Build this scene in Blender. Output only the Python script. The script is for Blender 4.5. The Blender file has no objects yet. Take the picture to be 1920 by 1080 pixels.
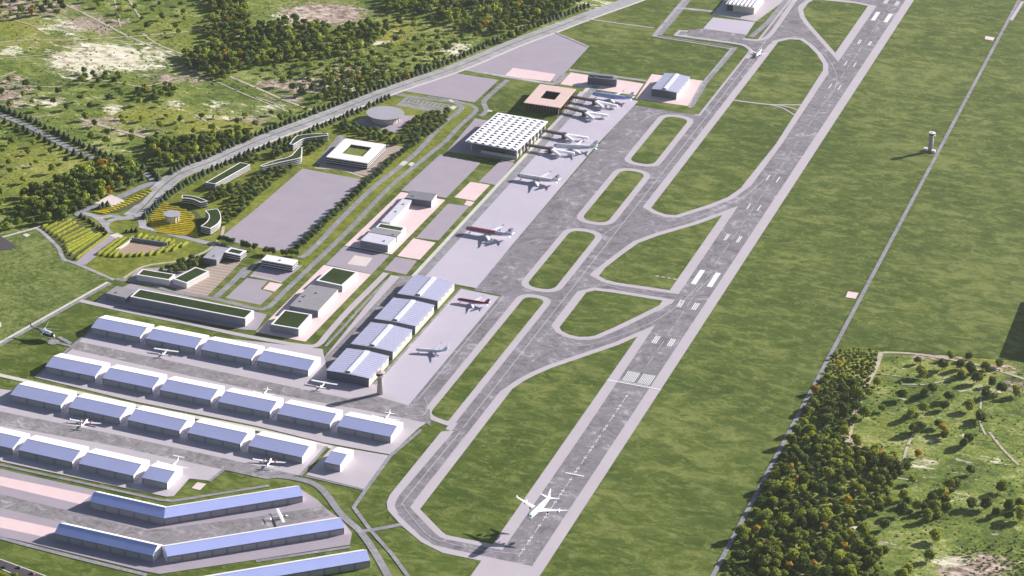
import bpy, bmesh, math, random
import numpy as np
from mathutils import Vector, Matrix
from mathutils.geometry import tessellate_polygon

random.seed(7)
SC = bpy.context.scene
COL = SC.collection
# ---------------------------------------------------------------- survey: camera position and ground survey helper
FOC = 4890.45
PITCH, YAW, ROLL = 0.43544, -0.31241, 0.0410
CAM = Vector((780.0, -2953.0, 1552.0))
_f = Vector((math.sin(YAW) * math.cos(PITCH), math.cos(YAW) * math.cos(PITCH), -math.sin(PITCH)))
_r0 = _f.cross(Vector((0, 0, 1))).normalized()
_u0 = _r0.cross(_f)
_r = _r0 * math.cos(ROLL) + _u0 * math.sin(ROLL)
_u = -_r0 * math.sin(ROLL) + _u0 * math.cos(ROLL)


def G(x, y, z=0.0):
    """survey point (photo coordinates) -> place on the level ground (or on the level z)"""
    d = _f + _r * ((x - 960.0) / FOC) - _u * ((y - 540.0) / FOC)
    return CAM + d * ((z - CAM.z) / d.z)


def GP(pts, z=0.0):
    return [G(x, y, z).to_2d() for x, y in pts]


# ---------------------------------------------------------------- materials
def new_mat(name):
    m = bpy.data.materials.new(name)
    m.use_nodes = True
    nt = m.node_tree
    b = nt.nodes['Principled BSDF']
    return m, nt, b


def N(nt, t, **kw):
    n = nt.nodes.new(t)
    for k, v in kw.items():
        setattr(n, k, v)
    return n


def noise(nt, vec, scale, detail=4, rough=0.6, dist=0.0):
    n = N(nt, 'ShaderNodeTexNoise')
    n.inputs['Scale'].default_value = scale
    n.inputs['Detail'].default_value = detail
    n.inputs['Roughness'].default_value = rough
    n.inputs['Distortion'].default_value = dist
    nt.links.new(vec, n.inputs['Vector'])
    return n.outputs['Fac']


def ramp(nt, fac, stops):
    n = N(nt, 'ShaderNodeValToRGB')
    e = n.color_ramp.elements
    while len(e) < len(stops):
        e.new(0.5)
    for i, (p, c) in enumerate(stops):
        e[i].position = p
        e[i].color = (*c, 1) if len(c) == 3 else c
    nt.links.new(fac, n.inputs['Fac'])
    return n.outputs['Color']


def mixc(nt, fac, a, b, mode='MIX'):
    n = N(nt, 'ShaderNodeMix', data_type='RGBA', blend_type=mode)
    for sock, val in ((n.inputs[0], fac), (n.inputs[6], a), (n.inputs[7], b)):
        if hasattr(val, 'links') or hasattr(val, 'is_linked'):
            nt.links.new(val, sock)
        elif isinstance(val, (int, float)):
            sock.default_value = val
        else:
            sock.default_value = (*val, 1)
    return n.outputs[2]


def math_(nt, op, a, b=None, c=None):
    n = N(nt, 'ShaderNodeMath', operation=op)
    for i, v in enumerate((a, b, c)):
        if v is None:
            continue
        if isinstance(v, (int, float)):
            n.inputs[i].default_value = v
        else:
            nt.links.new(v, n.inputs[i])
    return n.outputs[0]


def pos(nt, sx=1, sy=1, sz=1, obj=False):
    if obj:
        v = N(nt, 'ShaderNodeTexCoord').outputs['Object']
    else:
        v = N(nt, 'ShaderNodeNewGeometry').outputs['Position']
    m = N(nt, 'ShaderNodeMapping')
    m.inputs['Scale'].default_value = (sx, sy, sz)
    nt.links.new(v, m.inputs['Vector'])
    return m.outputs['Vector']


def plain(name, c, rough=0.7, var=0.12, scale=0.08, metal=0.0, obj=False, spec=0.3):
    """a surface of one colour with mild real-world unevenness"""
    m, nt, b = new_mat(name)
    v = pos(nt, obj=obj)
    f = noise(nt, v, scale, 6, 0.65)
    lo = tuple(x * (1 - var) for x in c)
    hi = tuple(min(1, x * (1 + var)) for x in c)
    nt.links.new(ramp(nt, f, [(0.3, lo), (0.7, hi)]), b.inputs['Base Color'])
    b.inputs['Roughness'].default_value = rough
    b.inputs['Metallic'].default_value = metal
    b.inputs['Specular IOR Level'].default_value = spec
    return m


def grass_mat(name, dark, mid, light, streak=0.45, fine=0.25, patch=0.006):
    m, nt, b = new_mat(name)
    v = pos(nt, streak, 1, 1)
    big = noise(nt, v, patch, 5, 0.6, 0.4)
    med = noise(nt, v, patch * 7, 8, 0.72, 0.6)
    fin = noise(nt, pos(nt), fine, 6, 0.8)
    s = math_(nt, 'ADD', math_(nt, 'MULTIPLY', big, 0.35), math_(nt, 'MULTIPLY', med, 0.65))
    c1 = ramp(nt, s, [(0.42, dark), (0.50, mid), (0.59, light)])
    c2 = ramp(nt, fin, [(0.30, (0.72, 0.72, 0.72)), (0.72, (1.22, 1.22, 1.16))])
    cc = mixc(nt, 1.0, c1, c2, 'MULTIPLY')
    tufts = ramp(nt, noise(nt, v, patch * 13, 9, 0.8, 0.9), [(0.515, (0, 0, 0)), (0.585, (1, 1, 1))])
    cc = mixc(nt, math_(nt, 'MULTIPLY', tufts, 0.5), cc, tuple(x * 1.25 for x in light))
    nt.links.new(cc, b.inputs['Base Color'])
    b.inputs['Roughness'].default_value = 0.95
    b.inputs['Specular IOR Level'].default_value = 0.1
    return m


def tarmac_mat(name, dark, mid, light, scale=0.05, stretch=(1, 1, 1)):
    m, nt, b = new_mat(name)
    v = pos(nt, *stretch)
    a = noise(nt, v, scale * 0.8, 8, 0.72, 1.3)
    w = noise(nt, v, scale * 3.1, 6, 0.75, 0.8)
    big = noise(nt, v, scale * 0.22, 3, 0.5)
    s = math_(nt, 'ADD', math_(nt, 'MULTIPLY', a, 0.6), math_(nt, 'ADD', math_(nt, 'MULTIPLY', w, 0.25), math_(nt, 'MULTIPLY', big, 0.15)))
    c = ramp(nt, s, [(0.43, dark), (0.49, mid), (0.53, mid), (0.60, light)])
    nt.links.new(c, b.inputs['Base Color'])
    b.inputs['Roughness'].default_value = 0.85
    b.inputs['Specular IOR Level'].default_value = 0.25
    return m


M = {}
M['mown'] = grass_mat('mown_grass', (0.060, 0.094, 0.015), (0.090, 0.128, 0.023), (0.185, 0.212, 0.060), streak=0.6)
M['rough'] = grass_mat('rough_grass', (0.060, 0.095, 0.020), (0.120, 0.160, 0.040), (0.23, 0.26, 0.085), streak=0.8, fine=0.12, patch=0.02)
M['lawn'] = grass_mat('garden_lawn', (0.100, 0.130, 0.018), (0.165, 0.190, 0.028), (0.25, 0.26, 0.05), streak=0.8, patch=0.012)
M['conc'] = plain('pale_concrete', (0.475, 0.425, 0.475), 0.85, 0.05, 0.02)
M['apron'] = plain('apron_concrete', (0.50, 0.455, 0.545), 0.8, 0.05, 0.012)
M['kerb'] = plain('kerb_concrete', (0.60, 0.57, 0.52), 0.85, 0.08, 0.05)
M['tarmac'] = tarmac_mat('stained_tarmac', (0.15, 0.135, 0.155), (0.225, 0.205, 0.235), (0.42, 0.395, 0.45))
M['lane'] = tarmac_mat('worn_taxilane', (0.175, 0.16, 0.165), (0.255, 0.235, 0.255), (0.43, 0.40, 0.43), 0.07)
M['road'] = tarmac_mat('road_asphalt', (0.20, 0.195, 0.215), (0.27, 0.26, 0.29), (0.38, 0.37, 0.41), 0.09)
M['hiway'] = tarmac_mat('highway_asphalt', (0.27, 0.26, 0.28), (0.36, 0.345, 0.375), (0.50, 0.48, 0.51), 0.06, (0.5, 1, 1))
M['dark'] = plain('dark_asphalt', (0.075, 0.065, 0.075), 0.9, 0.2, 0.2)
M['plot'] = plain('mauve_paving', (0.36, 0.31, 0.37), 0.85, 0.05, 0.03)
M['pink'] = plain('pink_paving', (0.75, 0.57, 0.585), 0.85, 0.05, 0.05)
M['pale'] = plain('pale_paving', (0.66, 0.58, 0.56), 0.85, 0.06, 0.05)
M['path'] = plain('path_gravel', (0.50, 0.47, 0.45), 0.9, 0.15, 0.2)
M['earth'] = plain('planted_field_earth', (0.085, 0.095, 0.030), 0.95, 0.3, 0.3)
M['track'] = plain('dirt_track', (0.46, 0.40, 0.31), 0.95, 0.25, 0.1)
M['paint'] = plain('white_marking_paint', (0.82, 0.81, 0.83), 0.6, 0.06, 0.3)
M['pline'] = plain('worn_line_paint', (0.50, 0.47, 0.52), 0.7, 0.2, 0.3)


def stripes_mat(name, a, b_, period, ang):
    m, nt, b = new_mat(name)
    v = N(nt, 'ShaderNodeNewGeometry').outputs['Position']
    mp = N(nt, 'ShaderNodeMapping')
    mp.inputs['Rotation'].default_value = (0, 0, ang)
    nt.links.new(v, mp.inputs['Vector'])
    w = N(nt, 'ShaderNodeTexWave')
    w.inputs['Scale'].default_value = 0.314 / period * 1.0
    w.inputs['Distortion'].default_value = 1.2
    w.inputs['Detail'].default_value = 3
    nt.links.new(mp.outputs['Vector'], w.inputs['Vector'])
    nt.links.new(ramp(nt, w.outputs['Fac'], [(0.3, a), (0.7, b_)]), b.inputs['Base Color'])
    b.inputs['Roughness'].default_value = 0.9
    return m


M['brownpave'] = stripes_mat('brown_striped_paving', (0.33, 0.25, 0.22), (0.43, 0.34, 0.29), 9.0, 1.5708)
M['steps'] = stripes_mat('brown_step_paving', (0.27, 0.19, 0.14), (0.46, 0.34, 0.27), 5.0, 1.5708)
# building finishes
M['roofblue'] = plain('blue_steel_roof', (0.43, 0.46, 0.74), 0.42, 0.04, 0.03, spec=0.5)
M['roofdeep'] = plain('deep_blue_steel_roof', (0.45, 0.51, 0.92), 0.42, 0.05, 0.03, spec=0.5)
M['rooflav'] = plain('lavender_steel_roof', (0.50, 0.50, 0.70), 0.45, 0.03, 0.05, spec=0.4)
M['white'] = plain('white_render', (0.58, 0.56, 0.55), 0.75, 0.04, 0.1)
M['cream'] = plain('cream_panels', (0.56, 0.53, 0.47), 0.75, 0.05, 0.2)
M['greywall'] = plain('grey_wall_and_shade', (0.25, 0.255, 0.30), 0.7, 0.06, 0.1)  # wall grey; also the shade painted on hangar long walls and some fronts
M['greyroof'] = plain('grey_flat_roof', (0.28, 0.27, 0.295), 0.85, 0.06, 0.08)
M['slateroof'] = plain('slate_grey_roof', (0.20, 0.20, 0.235), 0.8, 0.06, 0.08)
M['paleroof'] = plain('pale_flat_roof', (0.60, 0.575, 0.67), 0.7, 0.04, 0.08)
M['whiteroof'] = plain('white_flat_roof', (0.82, 0.80, 0.84), 0.6, 0.03, 0.08)  # also the sunlight painted on hangar far slopes and gable ends
M['pinkroof'] = plain('pink_flat_roof', (0.68, 0.50, 0.47), 0.8, 0.05, 0.08)
M['discroof'] = plain('disc_grey_roof', (0.36, 0.345, 0.40), 0.7, 0.05, 0.06)
M['brownwall'] = plain('brown_timber_wall', (0.16, 0.115, 0.085), 0.8, 0.2, 0.3)
M['concwall'] = plain('tower_concrete', (0.44, 0.38, 0.38), 0.85, 0.08, 0.3)
M['pinkwall'] = plain('pinkish_stone_wall', (0.62, 0.52, 0.47), 0.8, 0.08, 0.2)
M['frame'] = plain('dark_steel_frame', (0.05, 0.05, 0.06), 0.5, 0.1, 0.5)
M['door'] = plain('sliding_door_panel', (0.56, 0.55, 0.56), 0.6, 0.05, 0.2)
M['doorgrey'] = plain('grey_sliding_door', (0.36, 0.35, 0.37), 0.6, 0.05, 0.2)
M['darkclad'] = plain('dark_cladding_and_shade', (0.12, 0.13, 0.175), 0.6, 0.06, 0.2)  # the dark hall's own colour; also shade painted on other fronts
M['skylight'] = plain('shaded_skylight_glass', (0.17, 0.17, 0.22), 0.3, 0.1, 0.3)
M['doordark'] = plain('dark_sliding_door', (0.12, 0.125, 0.15), 0.6, 0.1, 0.2)
M['skystrip'] = plain('translucent_ridge_sheet', (0.76, 0.78, 0.84), 0.3, 0.03, 0.3)
M['metaldk'] = plain('dark_walkway_cladding', (0.10, 0.075, 0.07), 0.6, 0.15, 0.4)


def glass_mat(name, c):
    m, nt, b = new_mat(name)
    b.inputs['Base Color'].default_value = (*c, 1)
    b.inputs['Roughness'].default_value = 0.12
    b.inputs['Specular IOR Level'].default_value = 0.6
    return m


M['glass'] = glass_mat('dark_window_glass', (0.035, 0.038, 0.05))
M['glasslt'] = glass_mat('pale_window_glass', (0.10, 0.11, 0.13))
M['groof'] = grass_mat('planted_roof', (0.022, 0.040, 0.011), (0.032, 0.053, 0.016), (0.048, 0.070, 0.022), streak=1, fine=0.6, patch=0.05)
M['glawn'] = grass_mat('courtyard_grass', (0.13, 0.16, 0.03), (0.17, 0.20, 0.045), (0.22, 0.24, 0.07), streak=1, fine=0.5, patch=0.03)


def leaf_mat(name, dark, light, attr=False, trans=0.30, mid=None):
    m, nt, b = new_mat(name)
    if attr:
        a = N(nt, 'ShaderNodeAttribute')
        a.attribute_name = 'tint'
        rnd = a.outputs['Fac']
    else:
        rnd = N(nt, 'ShaderNodeObjectInfo').outputs['Random']
    f = noise(nt, pos(nt), 0.45, 4, 0.7)
    s = math_(nt, 'ADD', math_(nt, 'MULTIPLY', rnd, 0.62), math_(nt, 'MULTIPLY', f, 0.45))
    c = ramp(nt, s, [(0.12, dark), (0.9, light)] if mid is None else [(0.10, dark), (0.52, mid), (0.80, light)])
    nt.links.new(c, b.inputs['Base Color'])
    b.inputs['Roughness'].default_value = 0.7
    b.inputs['Specular IOR Level'].default_value = 0.25
    tr = N(nt, 'ShaderNodeBsdfTranslucent')
    nt.links.new(mixc(nt, 1.0, c, (1.25, 1.2, 0.5), 'MULTIPLY'), tr.inputs['Color'])
    mx = N(nt, 'ShaderNodeMixShader')
    mx.inputs[0].default_value = trans
    nt.links.new(b.outputs[0], mx.inputs[1])
    nt.links.new(tr.outputs[0], mx.inputs[2])
    nt.links.new(mx.outputs[0], nt.nodes['Material Output'].inputs['Surface'])
    return m


M['leafdark'] = leaf_mat('dark_leaves', (0.06, 0.10, 0.024), (0.37, 0.40, 0.055), mid=(0.14, 0.185, 0.034))
M['leafwood'] = leaf_mat('woodland_leaves', (0.055, 0.10, 0.026), (0.35, 0.40, 0.055), attr=True, mid=(0.13, 0.18, 0.036))
M['leafgarden'] = leaf_mat('garden_leaves', (0.085, 0.140, 0.050), (0.19, 0.245, 0.065))
M['leafblue'] = leaf_mat('avenue_leaves', (0.060, 0.110, 0.058), (0.115, 0.175, 0.070))
M['leafautumn'] = leaf_mat('autumn_leaves', (0.38, 0.25, 0.03), (0.62, 0.42, 0.05))
M['conifer'] = leaf_mat('conifer_needles', (0.040, 0.075, 0.030), (0.095, 0.135, 0.040))
M['vine'] = leaf_mat('vine_leaves', (0.22, 0.25, 0.018), (0.38, 0.40, 0.03))
M['vineyel'] = leaf_mat('yellow_vine_leaves', (0.66, 0.53, 0.02), (0.92, 0.74, 0.035))
M['bark'] = plain('tree_bark', (0.13, 0.09, 0.06), 0.9, 0.25, 1.0)
# vehicles


def paint(name, c, rough=0.35):
    m, nt, b = new_mat(name)
    b.inputs['Base Color'].default_value = (*c, 1)
    f = noise(nt, pos(nt, obj=True), 0.6, 3)
    lo = tuple(x * 0.93 for x in c)
    nt.links.new(ramp(nt, f, [(0.35, lo), (0.7, c)]), b.inputs['Base Color'])
    b.inputs['Roughness'].default_value = rough
    return m


M['pw'] = paint('white_aircraft_paint', (0.90, 0.90, 0.92))
M['plav'] = paint('lavender_aircraft_paint', (0.55, 0.56, 0.74))
M['pblue'] = paint('pale_blue_aircraft_paint', (0.40, 0.45, 0.85))
M['pmar'] = paint('maroon_aircraft_paint', (0.40, 0.13, 0.19))
M['pred'] = paint('red_aircraft_paint', (0.45, 0.035, 0.06))
M['pstripe'] = paint('crimson_stripe_paint', (0.46, 0.06, 0.15))
M['pdred'] = paint('dark_red_aircraft_paint', (0.28, 0.03, 0.04))
M['pnavy'] = paint('navy_aircraft_paint', (0.035, 0.03, 0.08))
M['peng'] = paint('grey_engine_paint', (0.50, 0.50, 0.55))
M['tyre'] = plain('black_rubber', (0.02, 0.02, 0.02), 0.9, 0.1, 1)
M['crimson'] = paint('crimson_car_paint', (0.35, 0.02, 0.04))
M['carblue'] = paint('navy_car_paint', (0.04, 0.05, 0.12))
M['carblack'] = paint('black_car_paint', (0.03, 0.03, 0.032))


# ---------------------------------------------------------------- mesh helpers
class MB:
    def __init__(self):
        self.v, self.f, self.m = [], [], []

    def add(self, verts, faces, mi=0):
        o = len(self.v)
        self.v += [tuple(p) for p in verts]
        self.f += [tuple(i + o for i in f) for f in faces]
        self.m += [mi] * len(faces)

    def box(self, x0, x1, y0, y1, z0, z1, mi=0):
        v = [(x0, y0, z0), (x1, y0, z0), (x1, y1, z0), (x0, y1, z0), (x0, y0, z1), (x1, y0, z1), (x1, y1, z1), (x0, y1, z1)]
        self.add(v, [(0, 3, 2, 1), (4, 5, 6, 7), (0, 1, 5, 4), (1, 2, 6, 5), (2, 3, 7, 6), (3, 0, 4, 7)], mi)

    def prism(self, poly, z0, z1, mi=0, top=True, bot=False):
        n = len(poly)
        area = sum(poly[i][0] * poly[(i + 1) % n][1] - poly[(i + 1) % n][0] * poly[i][1] for i in range(n))
        if area < 0:
            poly = poly[::-1]
        v = [(p[0], p[1], z0) for p in poly] + [(p[0], p[1], z1) for p in poly]
        f = [(i, (i + 1) % n, (i + 1) % n + n, i + n) for i in range(n)]
        self.add(v, f, mi)
        tris = tessellate_polygon([[Vector((p[0], p[1], 0)) for p in poly]])
        for t in tris:
            a, b, c = (Vector((poly[i][0], poly[i][1], 0)) for i in t)
            t = tuple(t) if (b - a).cross(c - a).z > 0 else tuple(t)[::-1]
            if top:
                self.add([(poly[i][0], poly[i][1], z1) for i in t], [(0, 1, 2)], mi)
            if bot:
                self.add([(poly[i][0], poly[i][1], z0) for i in t], [(2, 1, 0)], mi)

    def ring(self, outer, inner, z0, z1, mi=0):
        """upstand between two outlines with the same number of points"""
        n = len(outer)
        v = [(p[0], p[1], z0) for p in outer] + [(p[0], p[1], z1) for p in outer] + [(p[0], p[1], z0) for p in inner] + [(p[0], p[1], z1) for p in inner]
        f = []
        for i in range(n):
            j = (i + 1) % n
            f += [(i, j, j + n, i + n), (i + n, j + n, j + 3 * n, i + 3 * n), (j + 2 * n, i + 2 * n, i + 3 * n, j + 3 * n)]
        self.add(v, f, mi)

    def cyl(self, x, y, z0, z1, r0, r1=None, n=16, mi=0, cap=True):
        r1 = r0 if r1 is None else r1
        v = [(x + r0 * math.cos(2 * math.pi * i / n), y + r0 * math.sin(2 * math.pi * i / n), z0) for i in range(n)]
        v += [(x + r1 * math.cos(2 * math.pi * i / n), y + r1 * math.sin(2 * math.pi * i / n), z1) for i in range(n)]
        f = [(i, (i + 1) % n, (i + 1) % n + n, i + n) for i in range(n)]
        if cap:
            f += [tuple(range(n, 2 * n)), tuple(range(n - 1, -1, -1))]
        self.add(v, f, mi)

    def tube(self, a, b, r, n=8, mi=0, r1=None):
        a, b = Vector(a), Vector(b)
        d = (b - a).normalized()
        s = d.cross(Vector((0, 0, 1)))
        s = s.normalized() if s.length > 1e-4 else Vector((1, 0, 0))
        t = d.cross(s)
        r1 = r if r1 is None else r1
        v = []
        for c, rr in ((a, r), (b, r1)):
            v += [tuple(c + (s * math.cos(2 * math.pi * i / n) + t * math.sin(2 * math.pi * i / n)) * rr) for i in range(n)]
        f = [(i, i + n, (i + 1) % n + n, (i + 1) % n) for i in range(n)] + [tuple(range(n)), tuple(range(2 * n - 1, n - 1, -1))]
        self.add(v, f, mi)

    def bar(self, a, b, w, h, mi=0):
        """rectangular beam from a to b, width w level, height h"""
        a, b = Vector(a), Vector(b)
        d = (b - a)
        s = Vector((-d.y, d.x, 0)).normalized() * (w / 2)
        up = Vector((0, 0, h / 2))
        v = [tuple(c + s * i + up * j) for c in (a, b) for i, j in ((-1, -1), (1, -1), (1, 1), (-1, 1))]
        self.add(v, [(0, 1, 2, 3), (7, 6, 5, 4), (0, 4, 5, 1), (1, 5, 6, 2), (2, 6, 7, 3), (3, 7, 4, 0)], mi)

    def mesh(self, name, mats, smooth=False):
        me = bpy.data.meshes.new(name)
        me.from_pydata(self.v, [], self.f)
        for m in (mats if isinstance(mats, (list, tuple)) else [mats]):
            me.materials.append(m)
        if any(self.m):
            me.polygons.foreach_set('material_index', self.m)
        if smooth:
            me.polygons.foreach_set('use_smooth', [True] * len(self.f))
        me.update()
        return me

    def build(self, name, mats, parent=None, smooth=False):
        o = bpy.data.objects.new(name, self.mesh(name, mats, smooth))
        COL.objects.link(o)
        if parent is not None:
            o.parent = parent
        return o


def link(name, me, parent=None):
    o = bpy.data.objects.new(name, me)
    COL.objects.link(o)
    if parent is not None:
        o.parent = parent
    return o


def thing(name, label, cat, loc=(0, 0, 0), rz=0.0, group=None):
    o = bpy.data.objects.new(name, None)
    COL.objects.link(o)
    o.location = loc
    o.rotation_euler = (0, 0, rz)
    o['label'] = label
    o['category'] = cat
    if group:
        o['group'] = group
    return o


def tag(o, label, cat, group=None):
    o['label'] = label
    o['category'] = cat
    if group:
        o['group'] = group
    return o


_kids = {}


def copy_thing(root, parts, loc, rz, label=None, scale=None):
    r = root.copy()
    COL.objects.link(r)
    r.location = loc
    r.rotation_euler = (0, 0, rz)
    if label:
        r['label'] = label
    if scale:
        r.scale = scale
    for p in parts:
        c = p.copy()
        COL.objects.link(c)
        c.parent = r
    return r


# ---------------------------------------------------------------- level sheets (each a few mm above the one laid before it)
_zc = [0.0]
DZ = 0.0035


def sheet(name, pts, mat, z=None, kind='structure'):
    if z is None:
        _zc[0] += DZ
        z = _zc[0]
    vs = [Vector((p[0], p[1], z)) for p in pts]
    tris = []
    for t in tessellate_polygon([[Vector((p.x, p.y, 0)) for p in vs]]):
        a, b, c = (vs[i] for i in t)
        tris.append(tuple(t) if (b - a).cross(c - a).z > 0 else tuple(t)[::-1])
    me = bpy.data.meshes.new(name)
    me.from_pydata([tuple(v) for v in vs], [], tris)
    me.materials.append(mat)
    o = link(name, me)
    o['kind'] = kind
    return o


def psheet(name, px, mat):
    return sheet(name, GP(px), mat)


def sheets(name, polys, mat):
    """several separate patches of one surface laid together"""
    _zc[0] += DZ
    z = _zc[0]
    mb = MB()
    for pts in polys:
        vs = [Vector((p[0], p[1], 0)) for p in pts]
        for t in tessellate_polygon([vs]):
            a, b, c = (vs[i] for i in t)
            t = tuple(t) if (b - a).cross(c - a).z > 0 else tuple(t)[::-1]
            mb.add([(vs[i].x, vs[i].y, z) for i in t], [(0, 1, 2)])
    o = mb.build(name, mat)
    o['kind'] = 'structure'
    return o


def rect(x0, x1, y0, y1):
    return [(x0, y0), (x1, y0), (x1, y1), (x0, y1)]


def smooth(pts, k=6):
    """Catmull-Rom through the points"""
    P = [Vector((p[0], p[1])) for p in pts]
    out = []
    for i in range(len(P) - 1):
        a = P[max(i - 1, 0)]
        b, c = P[i], P[i + 1]
        d = P[min(i + 2, len(P) - 1)]
        for j in range(k):
            t = j / k
            out.append(0.5 * ((2 * b) + (c - a) * t + (2 * a - 5 * b + 4 * c - d) * t * t + (3 * b - a - 3 * c + d) * t ** 3))
    out.append(P[-1])
    return out


def strip_poly(pts, w, off=0.0):
    """outline of a band of width w along a world polyline, shifted sideways by off"""
    P = [Vector((p[0], p[1])) for p in pts]
    L, R = [], []
    for i, p in enumerate(P):
        d = Vector((0, 0))
        if i > 0:
            d += (p - P[i - 1]).normalized()
        if i < len(P) - 1:
            d += (P[i + 1] - p).normalized()
        d.normalize()
        n = Vector((-d.y, d.x))
        k = 1.0
        if 0 < i < len(P) - 1:
            c = n.dot(Vector((-(P[i + 1] - p).normalized().y, (P[i + 1] - p).normalized().x)))
            k = 1 / max(c, 0.5)
        L.append(p + n * (off + w / 2) * k)
        R.append(p + n * (off - w / 2) * k)
    return L + R[::-1]


def strip(name, px, w, mat, sm=True, off=0.0):
    pts = GP(px)
    if sm and len(pts) > 2:
        pts = smooth(pts)
    return sheet(name, strip_poly(pts, w, off), mat)


def offset_poly(P, ws):
    """outline pushed outwards by ws[i] at the edge i -> i+1"""
    P = [Vector((p[0], p[1])) for p in P]
    n = len(P)
    area = sum(P[i].x * P[(i + 1) % n].y - P[(i + 1) % n].x * P[i].y for i in range(n))
    sg = 1 if area > 0 else -1
    out = []
    for i in range(n):
        a, b, c = P[i - 1], P[i], P[(i + 1) % n]
        d1, d2 = (b - a).normalized(), (c - b).normalized()
        n1, n2 = Vector((d1.y, -d1.x)) * sg, Vector((d2.y, -d2.x)) * sg
        w1, w2 = ws[i - 1], ws[i]
        den = d1.x * d2.y - d1.y * d2.x
        if abs(den) < 0.05:
            out.append(b + (n1 + n2).normalized() * (w1 + w2) / 2)
            continue
        p1, p2 = a + n1 * w1, b + n2 * w2
        t = ((p2.x - p1.x) * d2.y - (p2.y - p1.y) * d2.x) / den
        q = p1 + d1 * t
        if (q - b).length > 46:
            q = b + (q - b).normalized() * 46
        out.append(q)
    return out


def fillet(P, rs):
    P = [Vector((p[0], p[1])) for p in P]
    n = len(P)
    out = []
    for i in range(n):
        a, b, c = P[i - 1], P[i], P[(i + 1) % n]
        r = rs[i] if isinstance(rs, (list, tuple)) else rs
        if r <= 0:
            out.append(b)
            continue
        u, v = (a - b), (c - b)
        t = min(r, u.length * 0.48, v.length * 0.48)
        p, q = b + u.normalized() * t, b + v.normalized() * t
        for k in range(9):
            s = k / 8
            out.append(p * (1 - s) ** 2 + b * 2 * s * (1 - s) + q * s * s)
    return out


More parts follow.
